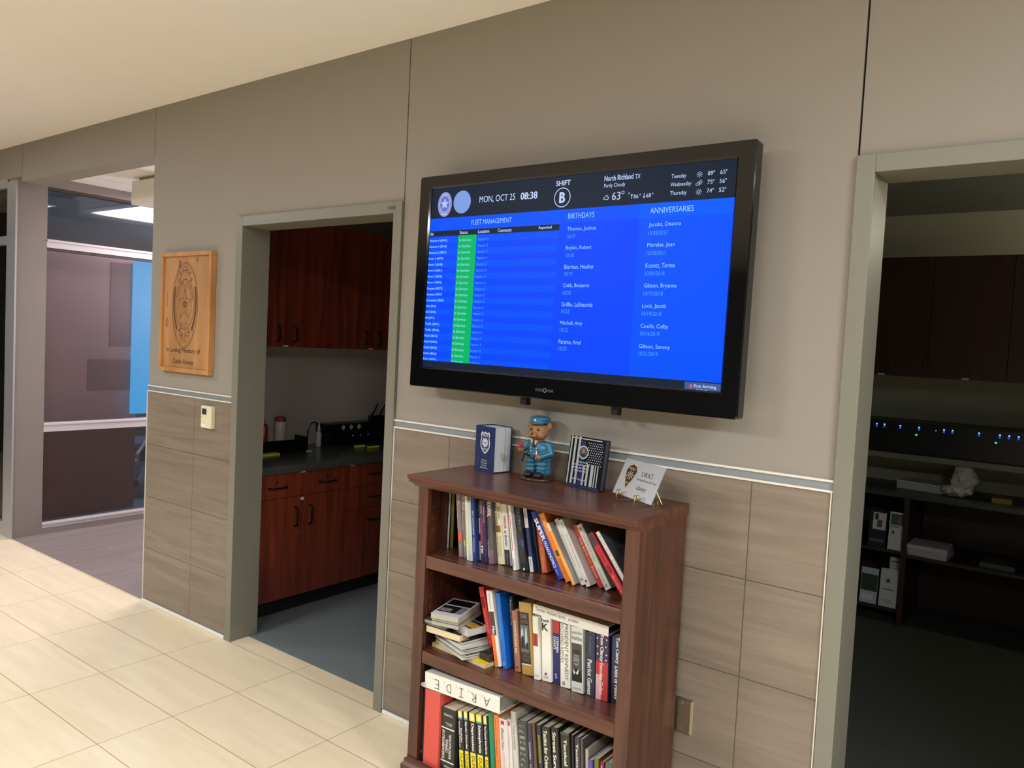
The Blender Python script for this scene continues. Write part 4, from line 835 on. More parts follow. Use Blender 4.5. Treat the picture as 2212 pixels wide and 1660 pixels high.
for i, (c_, lb) in enumerate(cols):
    t_ = [0.009, 0.007, 0.0095, 0.006, 0.0095, 0.0085][i]
    fr = [(.3, .7, .05, .5, (34,44,110)), (.55, .95, .02, .25, (120,128,110))] if i == 5 else None
    flat(lb, [0.770, 0.778, 0.764, 0.772, 0.762, 0.750][i], [-0.338, -0.330, -0.336, -0.325, -0.333, -0.318][i], zc, [-19, -17, -18, -15, -17, -12][i], [0.19, 0.19, 0.185, 0.185, 0.185, 0.17][i], 0.16, t_, c_, (200,196,184), front=fr); zc += t_+0.0002
flat('black paperback with thick cream pages in the pile', 0.742, -0.322, zc, 3, 0.152, 0.115, 0.0235, (40,34,32), (222,202,160), name='book', cat='book', group='paperbacks on the magazine pile'); zc += 0.0238
flat('white paperback with a yellow patch lying at the right of the pile', 0.768, -0.314, zc, -12, 0.082, 0.085, 0.0215, (214,210,206), (196,190,190), name='book', cat='book', group='paperbacks on the magazine pile', front=[(.1,.9,.2,.95,(40,40,40)), (.2,.95,.3,.75,(196,160,50))])
flat('grey thin paperback at the left of the pile', 0.676, -0.322, zc, 2, 0.098, 0.15, 0.0105, (120,120,118), (150,148,142), name='book', cat='book', group='paperbacks on the magazine pile')
flat('dark grey thin paperback above the grey one', 0.674, -0.326, zc+0.0107, 6, 0.096, 0.15, 0.0105, (96,96,96), (160,158,150), name='book', cat='book', group='paperbacks on the magazine pile')
zc += 0.0218
for i, (c_, lb) in enumerate([((150,146,140),'grey-white paperback lowest of the top three'), ((60,60,58),'dark paperback in the middle of the top three')]):
    flat(lb, 0.741-0.004*i, -0.333+0.004*i, zc, 13+i, 0.104, 0.178, 0.0125, c_, (170,164,146), name='book', cat='book', group='paperbacks on the magazine pile'); zc += 0.0127
flat('paperback with black and white photo cover on top of the pile', 0.742, -0.335, zc, 15.5, 0.106, 0.178, 0.0165, (200,202,206), (176,170,150), name='book', cat='book', group='paperbacks on the magazine pile', front=[(.06,.94,.62,.93,(22,20,24)), (.06,.70,.18,.56,(26,24,26)), (.1,.5,.22,.4,(140,116,120)), (.7,.94,.18,.56,(120,122,124))])
# ---- binders lying across the books
def binder(label, x, y, z, w, hgt, d, tilt, word, end_rgb, rgb=(232,228,216)):
    e = empty('ring_binder', (x, y, z), label, 'binder', rot=(0, -math.radians(tilt), 0))
    obj('cover', boxes([(0, w, 0, 0.003, 0, hgt), (0, w, 0.003, d, 0, 0.003), (0, w, 0.003, d, hgt-0.003, hgt)]), mat(rgb, 0.35, var=0.02), e)
    obj('paper_stack', bb(0.006, w-0.006, 0.02, d-0.004, 0.004, hgt-0.006), mat(end_rgb, 0.6), e)
    return e
b = binder('white binder with handwritten spine lying across the middle shelf books', 0.9880, -0.250, 0.7322, 0.285, 0.032, 0.20, -0.35, '', (30,30,32))
p = Print((0, 0, 0)); p.text('Terrorism / Homeland Security', 0.010, 0.0085, w=0.118, hh=0.016); p.text('problem', 0.139, 0.0085, w=0.036, hh=0.014); p.done('handwriting', mat((36,36,40), 0.6), b)
b2 = binder('white binder marked with upside-down capitals lying on the bottom shelf books', 0.6030, -0.335, 0.3905, 0.333, 0.056, 0.255, 2.4, '', (170,166,158))
p = Print((0, 0, 0), h=0.0006)
INKW = 0.0022
def strokes(p, segs, ox, oz, s):
    for (a, b_, c_, d_) in segs: p.line((ox-a*s, oz-b_*s), (ox-c_*s, oz-d_*s), INKW)
# hand-drawn capitals A.R.I.D.E. turned upside down (read from the right end)
LET = {'A': [(0, 0, .45, 1), (.45, 1, .8, 0), (.15, .35, .66, .35)], 'R': [(.1, 0, .1, 1), (.1, 1, .5, .95), (.5, .95, .6, .75), (.6, .75, .1, .55), (.1, .55, .75, 0)],
       'I': [(.1, 1, .7, 1), (.4, 1, .4, 0), (.1, 0, .7, 0)], 'D': [(.1, 0, .1, 1), (.1, 1, .55, .85), (.55, .85, .75, .5), (.75, .5, .55, .12), (.55, .12, .1, 0)],
       'E': [(.1, 0, .1, 1), (.1, 1, .75, 1), (.1, .52, .6, .52), (.1, 0, .8, 0)]}
for i, ch in enumerate('ARIDE'):
    strokes(p, LET[ch], 0.292-i*0.056, 0.040, 0.030)
    p.disc((0.292-i*0.056-0.034, 0.0395), 0.0016, 0.0016, 8)
p.done('handwriting', mat((30,28,30), 0.6), b2)
bm = bmesh.new(); v = [bm.verts.new(q) for q in ((-0.030, -0.004, 0.004), (0.004, -0.002, 0.0), (0.006, -0.001, 0.022), (-0.030, -0.003, 0.006))]; bm.faces.new(v)
g_ = bmesh.ops.solidify(bm, geom=bm.faces[:], thickness=0.0004)
obj('loose_sheet_corner', bm, mat((232,230,222), 0.6), b2)
# ================================================================== THINGS ON TOP OF THE BOOKCASE
ZT = 1.1373
NV = (34, 48, 92)
e = empty('book_shaped_box', (0.580, -0.092, ZT), 'navy book-like standing box with a silver police shield on its face', 'box', rot=(0, 0, math.radians(-11)))
bw, bd, bh = 0.108, 0.085, 0.168
obj('cover', boxes([(0, bw, 0, 0.0025, 0, bh), (0, 0.0025, 0.0025, bd, 0, bh), (0, bw, bd-0.0025, bd, 0, bh)]), mat(NV, 0.22, coat=0.3), e)
obj('page_block', bb(0.0026, bw-0.003, 0.004, bd*0.62, 0.004, bh-0.004), mat((196,198,200), 0.7, var=0.14, scale=1, stretch=(3, 500, 3), name='grey_page_edges'), e)
obj('page_block', bb(0.0026, bw-0.003, bd*0.66, bd-0.004, 0.004, bh-0.004), mat((196,198,200), 0.7, var=0.14, scale=1, stretch=(3, 500, 3), name='grey_page_edges'), e)
sh = [(0,.5),(.16,.42),(.30,.50),(.42,.36),(.36,.22),(.44,.0),(.40,-.22),(.22,-.40),(0,-.52)]
sh = sh+[(-a, b) for a, b in sh[-2:0:-1]]
p = Print((0.056, 0, 0.108)); p.poly([(a*0.062, b*0.082) for a, b in sh]); p.done('shield', mat((214,216,224), 0.4), e, 'silver police shield')
p = Print((0.056, 0, 0.108), h=0.0007); p.poly([(a*0.052, b*0.070) for a, b in sh]); p.done('shield_field', mat((44,56,96), 0.4), e)
p = Print((0.056, 0, 0.108), h=0.0010); SV = mat((206,208,218), 0.4)
p.text('POLICE', 0, 0.026, w=0.032, hh=0.0085, cx=True, bold=.03); p.ring((0, 0.0), 0.0165, 0.0165, 0.003); p.disc((0, 0), 0.0125, 0.0125); p.text('BADGE', 0, -0.024, w=0.030, hh=0.009, cx=True, bold=.03); p.text('2021', 0, -0.0345, w=0.014, hh=0.0045, cx=True)
for i, (s, w_) in enumerate((('Wall Street', .030), ('Executive', .034), ('For Law', .026), ('Enforcement', .042))): p.text(s, 0.0, -0.066-i*0.0088, w=w_, hh=0.0062, cx=True, bold=.01)
p.done('lettering', SV, e)
p = Print((0.056, 0, 0.108), h=0.0013); p.text('1921', 0, 0, w=0.016, hh=0.006, cx=True, bold=.03); p.done('shield_lettering', mat((44,56,96), 0.4), e)

# police bear figurine
bear = empty('bear_figurine', (0.850, -0.070, ZT), 'small bear figurine in a blue police uniform holding a red flower', 'figurine', rot=(0, 0, math.radians(6)))
BLUE = mat((44, 104, 128), 0.35, var=0.18, scale=120, bump=0.3, name='glazed_blue_cloth'); FUR = mat((150, 104, 62), 0.55, var=0.22, scale=220, bump=0.6, name='brown_fur'); DK = mat((34, 28, 28), 0.4)
bm = bmesh.new(); lathe(bm, [(0.060, 0), (0.062, 0.003), (0.060, 0.007), (0.054, 0.009), (0.0, 0.0095)], n=40, sy=0.86); obj('base', bm, mat((58, 34, 30), 0.25, coat=0.4), bear, smooth=True)
bm = bmesh.new(); ell(bm, (-0.024, -0.016, 0.019), (0.018, 0.026, 0.012)); ell(bm, (0.020, -0.020, 0.019), (0.018, 0.026, 0.012)); blob('shoes', bm, DK, bear, 0.002, 3)
bm = bmesh.new()
limb(bm, (-0.023, -0.002, 0.030), (-0.020, 0, 0.085), 0.019, 0.022); limb(bm, (0.022, -0.004, 0.030), (0.021, 0, 0.085), 0.021, 0.024); ell(bm, (0, 0, 0.085), (0.040, 0.028, 0.018)); limb(bm, (0.034, 0.008, 0.03), (0.032, 0.006, 0.10), 0.017, 0.016)
for z in (0.035, 0.05, 0.065): ell(bm, (-0.023, -0.010, z), (0.021, 0.014, 0.005)); ell(bm, (0.022, -0.012, z+0.006), (0.023, 0.014, 0.005))
blob('trousers', bm, BLUE, bear, 0.0022, 4)
bm = bmesh.new()
ell(bm, (0, 0, 0.107), (0.040, 0.031, 0.034)); ell(bm, (0, 0.002, 0.128), (0.043, 0.027, 0.014)); ell(bm, (0, -0.002, 0.090), (0.043, 0.033, 0.010))
limb(bm, (-0.040, 0.0, 0.126), (-0.052, -0.008, 0.106), 0.013, 0.012); limb(bm, (-0.052, -0.008, 0.106), (-0.052, -0.026, 0.102), 0.0115, 0.0105)
limb(bm, (0.042, 0.0, 0.126), (0.055, -0.006, 0.098), 0.014, 0.013); limb(bm, (0.055, -0.006, 0.098), (0.036, -0.032, 0.088), 0.0125, 0.011)
blob('jacket', bm, BLUE, bear, 0.0022, 4)
bm = bmesh.new()
ell(bm, (0, 0, 0.172), (0.037, 0.034, 0.033)); ell(bm, (-0.016, -0.016, 0.160), (0.018, 0.016, 0.015)); ell(bm, (0.016, -0.016, 0.160), (0.018, 0.016, 0.015)); ell(bm, (0, -0.034, 0.160), (0.015, 0.017, 0.0125)); ell(bm, (0, 0, 0.145), (0.022, 0.02, 0.014))
for s in (-1, 1): ell(bm, (s*0.036, 0.004, 0.192), (0.0125, 0.006, 0.0135)); ell(bm, (s*0.029, 0.003, 0.185), (0.010, 0.006, 0.010))
hd = blob('head', bm, FUR, bear, 0.0017, 3)
for s in (-1, 1):
    bm = bmesh.new(); ell(bm, (s*0.0135, -0.0315, 0.180), (0.0042, 0.003, 0.0046), sub=2); obj('eye', bm, mat((12, 10, 10), 0.1), hd, smooth=True)
bm = bmesh.new(); ell(bm, (0, -0.0505, 0.1655), (0.0052, 0.0035, 0.004), sub=2); obj('nose', bm, mat((60, 34, 24), 0.3), hd, smooth=True)
bm = bmesh.new(); tube(bm, [(-0.008, -0.0475, 0.154), (-0.003, -0.0500, 0.1525), (0, -0.0507, 0.1555), (0.003, -0.0500, 0.1525), (0.008, -0.0475, 0.154)], 0.0009, 6); obj('mouth', bm, DK, hd)
bm = bmesh.new(); ell(bm, (0.002, 0.004, 0.2155), (0.039, 0.036, 0.0125)); lathe(bm, [(0.033, 0), (0.034, 0.012)], (0.0, 0.002, 0.198), 28); ell(bm, (0, -0.026, 0.2015), (0.028, 0.016, 0.004)); cp = blob('cap', bm, BLUE, bear, 0.002, 3)
bm = bmesh.new(); ell(bm, (0, -0.0315, 0.2125), (0.004, 0.002, 0.005), sub=2); obj('cap_badge', bm, mat((226, 190, 170), 0.3), cp)
bm = bmesh.new(); lathe(bm, [(0.0345, 0), (0.0350, 0.004)], (0.0, 0.002, 0.1985), 28); obj('cap_band', bm, mat((26, 40, 60), 0.3), cp)
bm = bmesh.new(); ell(bm, (-0.050, -0.036, 0.104), (0.011, 0.011, 0.010)); 
for k in range(4): limb(bm, (-0.056+k*0.004, -0.044, 0.104), (-0.055+k*0.0035, -0.0475, 0.110), 0.0024, 0.002, 2)
blob('paw', bm, FUR, bear, 0.0014, 2)
bm = bmesh.new(); ell(bm, (0.026, -0.038, 0.084), (0.012, 0.009, 0.009))
for k in range(4): limb(bm, (0.019, -0.042, 0.090-k*0.004), (0.0135, -0.0425, 0.089-k*0.004), 0.0024, 0.0018, 2)
blob('paw', bm, FUR, bear, 0.0014, 2)
bm = bmesh.new()
for dx, dz in ((0, 0), (-0.006, 0.005), (0.006, 0.004), (0, 0.009), (-0.003, -0.005)): ell(bm, (-0.046+dx, -0.045, 0.119+dz), (0.0055, 0.005, 0.0055), sub=2)
obj('flower', bm, mat((170, 40, 52), 0.4), bear, smooth=True)
bm = bmesh.new(); prism(bm, [(-0.013, 0.141), (0, 0.119), (0.013, 0.141)], -0.0345, -0.022); obj('shirt_collar', bm, mat((214, 200, 150), 0.5), bear)
bm = bmesh.new(); prism(bm, [(-0.003, 0.141), (-0.0045, 0.121), (0, 0.116), (0.0045, 0.121), (0.003, 0.141)], -0.0370, -0.030); obj('necktie', bm, DK, bear)
bm = bmesh.new(); tube(bm, [(0.0435*math.cos(a), 0.0345*math.sin(a), 0.087) for a in [2*math.pi*i/28 for i in range(28)]], 0.0032, 8, closed=True); bl = obj('belt', bm, mat((22, 22, 26), 0.3), bear, smooth=True)
bm = bb(-0.006, 0.006, -0.0405, -0.0370, 0.082, 0.092); obj('buckle', bm, mat((120, 90, 80), 0.3, 0.6), bl)
for s in (-1, 1):
    for z in (0.104, 0.114):
        bm = bmesh.new(); ell(bm, (s*0.011, -0.0325, z), (0.0024, 0.0018, 0.0024), sub=2); obj('button', bm, mat((214, 214, 206), 0.3), bear, smooth=True)
bm = bmesh.new(); ell(bm, (0.014, -0.036, 0.097), (0.003, 0.002, 0.006), sub=2); obj('star_badge', bm, mat((228, 228, 220), 0.3), bear)
bm = bmesh.new(); limb(bm, (-0.047, -0.016, 0.085), (-0.050, -0.022, 0.062), 0.0055, 0.004); obj('baton', bm, mat((20, 22, 30), 0.3), bear, smooth=True)

# leaning flag book
e = empty('book', (0.974, -0.078, ZT+0.0008), 'black and white striped flag-pattern book leaning on the wall', 'book', rot=Euler((math.radians(-7), 0, math.radians(-10))))
fw, fh, ft = 0.158, 0.172, 0.024
obj('cover', boxes([(0, fw, 0, 0.002, 0, fh), (0, fw, ft-0.002, ft, 0, fh), (0, 0.002, 0.002, ft-0.002, 0, fh)]), mat((18, 20, 26), 0.25, coat=0.3), e)
obj('page_block', bb(0.002, fw-0.003, 0.002, ft-0.002, 0.003, fh-0.003), mat((60, 62, 74), 0.7), e)
p = Print((0, 0, 0), h=0.0003); 
for a, b, lo, hi in ((.03,.07,0,1),(.13,.19,0.06,1),(.25,.31,.06,1),(.46,.51,.06,.44),(.56,.62,.06,.48),(.68,.76,.06,.48),(.79,.82,.06,.48),(.86,.89,.06,.48)): p.rect(a*fw, b*fw, lo*fh, hi*fh)
p.rect(.03*fw, .90*fw, .955*fh, .975*fh)
p.done('white_stripe', mat((170, 170, 168), 0.4, var=.15, scale=200), e)
p = Print((0, 0, 0), h=0.0006); p.rect(.34*fw, .46*fw, .02*fh, .93*fh); p.rect(0.02*fw, .96*fw, 0.0, .05*fh); p.done('blue_stripe', mat((30, 38, 82), 0.35), e)
p = Print((0, 0, 0), h=0.0009)
for r in range(10):
    for c_ in range(7):
        a = (.55+.06*c_+(.03 if r % 2 else 0))*fw; b_ = (.90-.046*r)*fh
        if a < .98*fw and math.hypot(a-.42*fw, b_-.68*fh) > .145*fw: p.star((a, b_), 0.0026, 0.0012)
p.done('white_star', mat((206, 208, 212), 0.4), e)
p = Print((0, 0, 0), h=0.0010); p.ring((.42*fw, .70*fh), .145*fw, .118*fh*1.1, 0.0035); 
for i, s in enumerate(('POLICE', 'DEPARTMENT')): p.text(s, .42*fw, (.50-.0-i*.055)*fh, w=(.34+.12*i)*fw, hh=.030*fh, cx=True, bold=.03)
p.text('PRAYER', .42*fw, .385*fh, w=.45*fw, hh=.030*fh, cx=True, bold=.03); p.text('AND HONOR', .42*fw, .325*fh, w=.40*fw, hh=.028*fh, cx=True, bold=.03); p.text('Within These Lines', .38*fw, .16*fh, w=.50*fw, hh=.032*fh, cx=True, bold=.02)
p.done('lettering', mat((196, 200, 214), 0.4), e)
p = Print((0, 0, 0), h=0.0012); p.disc((.42*fw, .70*fh), .12*fw, .108*fh); p.done('round_portrait_field', mat((84, 78, 70), 0.4), e)
p = Print((0, 0, 0), h=0.0014); p.disc((.42*fw, .725*fh), .035*fw, .045*fh); p.done('portrait_face', mat((150, 112, 98), 0.5), e)
p = Print((0, 0, 0), h=0.0014); p.disc((.42*fw, .645*fh), .07*fw, .035*fh); p.done('portrait_shoulders', mat((30, 34, 46), 0.5), e)

# library sign on a wire easel
sg = empty('library_sign', (1.203, -0.149, ZT+0.019), 'silver library sign with a black shoulder-patch emblem on top of the bookcase', 'sign', rot=Euler((math.radians(-24), 0, math.radians(-26.2))))
SW, SHH = 0.2017, 0.119
obj('plate', bb(0, SW, 0, 0.003, 0, SHH), mat((172, 172, 174), 0.3, 0.55, var=0.03, name='silver_plate'), sg)
p = Print((0, 0, 0), h=0.0004); pp = [(0,-.5),(.30,-.1),(.44,.22),(.30,.42),(.0,.5),(-.30,.42),(-.44,.22),(-.30,-.1)]
PX, PZ = 0.052, 0.064
p.poly([(PX+a*0.066, PZ+b*0.088) for a, b in pp]); p.done('emblem_border', mat((206, 176, 140), 0.4), sg)
p = Print((0, 0, 0), h=0.0007); p.poly([(PX+a*0.060, PZ+0.001+b*0.079) for a, b in pp]); p.done('emblem_field', mat((26, 22, 28), 0.5), sg)
p = Print((0, 0, 0), h=0.0010); p.text('POLICE', PX, PZ+0.026, w=0.030, hh=0.008, cx=True, bold=.03); p.text('SWAT', PX, PZ-0.022, w=0.018, hh=0.006, cx=True, bold=.03)
for k in range(8):
    a = k*math.pi/4+.2; p.line((PX, PZ+0.004), (PX+0.018*math.cos(a), PZ+0.004+0.015*math.sin(a)), 0.003)
p.done('emblem_marks', mat((190, 170, 110), 0.4), sg)
p = Print((0, 0, 0), h=0.0012); p.star((PX, PZ+0.003), 0.009, 0.004); p.done('emblem_star', mat((150, 50, 60), 0.4), sg)
p = Print((0, 0, 0), h=0.0004); p.text('S.W.A.T.', 0.104, 0.074, w=0.060, hh=0.0165); p.text('Library', 0.107, 0.026, w=0.046, hh=0.018); p.done('lettering', mat((40, 42, 48), 0.5), sg)
p = Print((0, 0, 0), h=0.0004); p.text('(Reading Wants Add Titles)', 0.092, 0.058, w=0.098, hh=0.0085); p.done('small_lettering', mat((84, 86, 92), 0.5), sg)
ea = empty('display_easel', (1.203, -0.149, ZT), 'brass wire easel with curled feet holding the library sign', 'easel', rot=(0, 0, math.radians(-26.2)))
BR = mat((190, 160, 104), 0.25, 0.9, name='brass_wire')
for cx_ in (0.045, 0.140):
    bm = bmesh.new()
    q = [(cx_, 0.105, 0.0022), (cx_, 0.0, 0.0022)]
    q += [(cx_, -0.004-0.013*math.sin(t), 0.0152-0.013*math.cos(t)) for t in [i*0.42 for i in range(9)]]
    q += [(cx_, -0.0065, 0.016)]
    tube(bm, q, 0.0013, 8); obj('foot', bm, BR, ea, smooth=True)
    bm = bmesh.new(); tube(bm, [(cx_+0.006+0.008*math.cos(t), -0.0075, 0.030+0.008*math.sin(t)) for t in [i*2*math.pi/16 for i in range(16)]], 0.0012, 7, closed=True); tube(bm, [(cx_-0.008+0.006*math.cos(t), -0.0075, 0.028+0.006*math.sin(t)) for t in [i*2*math.pi/16 for i in range(16)]], 0.0012, 7, closed=True); obj('curl', bm, BR, ea, smooth=True)
bm = bmesh.new(); tube(bm, [(0.045, 0.105, 0.0022), (0.140, 0.105, 0.0022)], 0.0013, 8); tube(bm, [(0.045, 0.09, 0.0022), (0.0925, 0.066, 0.10), (0.140, 0.09, 0.0022)], 0.0013, 8); obj('back_brace', bm, BR, ea)
bm = bmesh.new(); tube(bm, [(0.185+0.012*math.cos(t), 0.030, 0.0165+0.0145*math.sin(t)) for t in [i*2*math.pi/20 for i in range(20)]], 0.0013, 8, closed=True); tube(bm, [(0.173, 0.03, 0.012), (0.140, 0.03, 0.0035)], 0.0012, 6); obj('side_ring', bm, BR, ea)
e = empty('paper_clip', (0.571, -0.105, ZT), 'tiny dark clip lying by the navy box', 'clip')
obj('clip', bb(-0.008, 0.006, -0.004, 0.004, 0, 0.003), mat((120, 90, 60), 0.4), e)
# ================================================================== WORKROOM THROUGH THE LEFT DOORWAY
HAN = mat((20, 18, 18), 0.3, 0.7, name='black_handle'); CHR = mat((160, 158, 150), 0.25, 0.9, name='lock_chrome')
fx = -1.19
def pull(parent, y0, y1, z0, z1, x=fx):
    bm = bmesh.new()
    if abs(z1-z0) < 0.01: pts = [(x, y0, z0), (x+0.028, y0+0.006, z0), (x+0.030, (y0+y1)/2, z0), (x+0.028, y1-0.006, z0), (x, y1, z0)]
    else: pts = [(x, y0, z0), (x+0.028, y0, z0-0.008), (x+0.030, y0, (z0+z1)/2), (x+0.028, y0, z1+0.008), (x, y0, z1)]
    tube(bm, pts, 0.005, 8); return obj('handle', bm, HAN, parent, smooth=True)
def lock(parent, y, z, x=fx):
    bm = bmesh.new(); tube(bm, [(x, y, z), (x+0.006, y, z)], 0.011, 16); o = obj('lock', bm, CHR, parent)
    return o
def base_unit(y0, y1, kind, label):
    e = empty('base_cabinet', (0, 0, 0), label, 'cabinet', 'base cabinets in the workroom')
    obj('body', boxes([(-1.798, fx-0.021, y0+0.001, y1-0.001, 0.10, 0.825), (-1.798, fx-0.075, y0+0.001, y1-0.001, 0.0, 0.10)]), CABW, e)
    obj('toe_kick', bb(fx-0.0745, fx-0.070, y0+0.001, y1-0.001, 0.0, 0.098), mat((26, 24, 22), 0.6), e)
    if kind == 'doors':
        ym = (y0+y1)/2
        for a, b in ((y0, ym), (ym, y1)):
            dr = obj('drawer', bb(fx-0.02, fx, a+0.0015, b-0.0015, 0.682, 0.822, 0.001), CABW, e); m_ = (a+b)/2
            pull(dr, m_-0.057, m_+0.057, 0.746, 0.746); lock(dr, m_-0.005, 0.773)
            dr = obj('door', bb(fx-0.02, fx, a+0.0015, b-0.0015, 0.102, 0.679, 0.001), CABW, e)
            hy = ym-0.05 if a == y0 else ym+0.05
            pull(dr, hy, hy, 0.62, 0.508)
            if a == y0: lock(dr, ym-0.012, 0.467)
        obj('label_tag', boxes([(fx+0.0005, fx+0.0015, ym-0.016, ym+0.016, 0.813, 0.822), (fx+0.0005, fx+0.0015, ym-0.012, ym+0.010, 0.655, 0.670)]), mat((214, 210, 200), 0.5), e)
    else:
        for z0, z1 in ((0.682, 0.822), (0.537, 0.679), (0.102, 0.534)):
            dr = obj('drawer', bb(fx-0.02, fx, y0+0.0015, y1-0.0015, z0, z1, 0.001), CABW, e); m_ = (y0+y1)/2
            pull(dr, m_-0.057, m_+0.057, z1-0.07 if z1 < .8 else .753, z1-0.07 if z1 < .8 else .753)
        if kind == 'drawers': obj('label_tag', boxes([(fx+0.0005, fx+0.0015, y0-0.0+0.004, y0+0.034, 0.813, 0.822)]), mat((214, 210, 200), 0.5), e)
base_unit(0.165, 0.866, 'doors', 'dark red-brown base cabinet with two doors nearest the doorway')
base_unit(0.867, 1.30, 'drawers', 'dark red-brown base cabinet with three drawers beside the two-door one')
base_unit(1.301, 2.10, 'doors', 'dark red-brown base cabinet deep in the workroom')
o = obj('countertop', bb(-1.798, -1.165, 0.155, 2.3, 0.8255, 0.870, 0.003), mat((70, 72, 66), 0.25, var=0.25, scale=300, name='speckled_countertop')); tag(o, 'speckled dark grey countertop on the workroom base cabinets', 'countertop')
def upper_unit(y0, y1, label):
    e = empty('wall_cabinet', (0, 0, 0), label, 'cabinet', 'wall cabinets in the workroom')
    obj('body', bb(-1.798, -1.501, y0+0.001, y1-0.001, 1.523, 2.290), CABW, e)
    ym = (y0+y1)/2
    for a, b in ((y0, ym), (ym, y1)):
        dr = obj('door', bb(-1.50, -1.48, a+0.0015, b-0.0015, 1.525, 2.288, 0.001), CABW, e); hy = ym-0.06 if a == y0 else ym+0.06
        pull(dr, hy, hy, 1.645, 1.555, x=-1.48)
    lock(e, ym, 1.727, x=-1.48)
    obj('label_tag', bb(-1.4795, -1.4785, ym-0.018, ym+0.018, 1.526, 1.534), mat((214, 210, 200), 0.5), e)
upper_unit(0.30, 0.86, 'dark red-brown wall cabinet nearest the doorway'); upper_unit(0.861, 1.66, 'dark red-brown wall cabinet farther into the workroom')
ZCn = 0.8702
ch = empty('radio_charger_bank', (-1.62, 1.40, ZCn), 'black multi-bay radio charger bank on the workroom counter', 'charger')
obj('housing', bb(-0.14, 0.0, -0.33, 0.33, 0.0, 0.085, 0.008), BLACKP, ch)
obj('rear_housing', bb(-0.16, -0.04, -0.33, 0.33, 0.0855, 0.140, 0.006), BLACKP, ch)
for k, y in enumerate((-0.193, -0.123, -0.052)):
    p = Print((-0.0400, 0, 0), u=(0, 1, 0), v=(0, 0, 1), n=(1, 0, 0), h=0.0015); p.poly([(y, 0.133), (y+0.020, 0.113), (y, 0.093), (y-0.020, 0.113)]); p.done('diamond_sticker', mat((190, 194, 192), 0.5), ch)
    bm = bmesh.new(); ell(bm, (0.001, y+0.05, 0.060), (0.003, 0.004, 0.003), sub=2); obj('indicator', bm, mat((170, 190, 200), 0.3, emit=0.35), ch)
for k, y in enumerate((1.50, 1.575)):
    e = empty('handheld_radio', (-1.69, y, ZCn+0.1405), ('black handheld radio with a slanted antenna, left one in the charger' if k == 0 else 'black handheld radio with a slanted antenna, right one in the charger'), 'radio')
    obj('body', bb(-0.02, 0.015, -0.026, 0.026, 0, 0.04, 0.004), BLACKP, e)
    bm = bmesh.new(); tube(bm, [(0, -0.01, 0.038), (0.005, 0.01, 0.075), (0.01, 0.04, 0.125)], [0.007, 0.006, 0.0045], 8); obj('antenna', bm, BLACKP, e)
def bottle(name, x, y, prof, m, label, capc, capr, cat='bottle'):
    e = empty(name, (x, y, ZCn), label, cat)
    bm = bmesh.new(); lathe(bm, prof, n=20); obj('body', bm, m, e, smooth=True)
    bm = bmesh.new(); lathe(bm, capr, n=16); obj('cap', bm, capc, e, smooth=True)
bottle('glue_bottle', -1.66, 1.00, [(0.017, 0), (0.019, 0.004), (0.019, 0.085), (0.010, 0.098), (0.010, 0.103)], mat((176, 182, 186), 0.4), 'small grey-white bottle with a pointed nozzle on the workroom counter', mat((196, 200, 198), 0.4), [(0.012, 0.1035), (0.010, 0.12), (0.004, 0.15), (0.0015, 0.168)])
bottle('canister', -1.72, 0.74, [(0.032, 0), (0.034, 0.004), (0.034, 0.165), (0.030, 0.175)], mat((208, 206, 192), 0.45), 'white canister with a rust-red lid at the back of the workroom counter', mat((150, 62, 36), 0.5), [(0.035, 0.1755), (0.036, 0.180), (0.035, 0.200), (0.02, 0.204)], 'canister')
bottle('spray_can', -1.72, 0.62, [(0.022, 0), (0.024, 0.003), (0.024, 0.15), (0.014, 0.165)], mat((150, 34, 26), 0.35), 'red spray can beside the white canister', mat((190, 160, 60), 0.4), [(0.012, 0.1655), (0.012, 0.19)], 'spray can')
e = empty('desk_organizer', (-1.66, 0.80, ZCn), 'dark desk organizer with dividers on the workroom counter', 'organizer')
obj('tray', boxes([(-0.07, 0.06, -0.22, 0.12, 0.0, 0.004), (-0.07, 0.06, -0.22, -0.215, 0.004, 0.09), (-0.07, 0.06, 0.115, 0.12, 0.004, 0.09), (0.055, 0.06, -0.215, 0.115, 0.004, 0.08)]), BLACKP, e)
e.location.x = -1.60; e.location.y = 0.70
e = empty('yellow_pad', (-1.53, 0.515, ZCn), 'yellow note pad at the left end of the workroom counter', 'note pad'); obj('sheets', bb(-0.04, 0.04, -0.06, 0.06, 0, 0.012, 0.001), mat((216, 204, 84), 0.6), e)
for k, (x, y, r) in enumerate(((-1.47, 1.20, 80), (-1.40, 1.245, 86))):
    e = empty('highlighter', (x, y, ZCn+0.0085), ('yellow highlighter lying on the counter, left of the two' if k == 0 else 'yellow highlighter lying on the counter, right of the two'), 'marker', rot=(0, 0, math.radians(r)))
    bm = bmesh.new(); tube(bm, [(-0.045, 0, 0), (0.03, 0, 0)], 0.0085, 12); obj('barrel', bm, mat((214, 212, 70), 0.4), e)
    bm = bmesh.new(); tube(bm, [(0.0305, 0, 0), (0.05, 0, 0)], 0.0078, 12); obj('cap', bm, mat((60, 62, 110), 0.4) if k == 0 else mat((190, 188, 60), 0.4), e)
bm = bmesh.new(); tube(bm, [(-1.50+0.018*math.cos(t), 0.80+0.018*math.sin(t), ZCn+0.004) for t in [i*2*math.pi/18 for i in range(18)]], 0.0035, 8, closed=True); tag(obj('tape_ring', bm, mat((170, 174, 176), 0.4)), 'small pale ring lying on the workroom counter', 'ring')
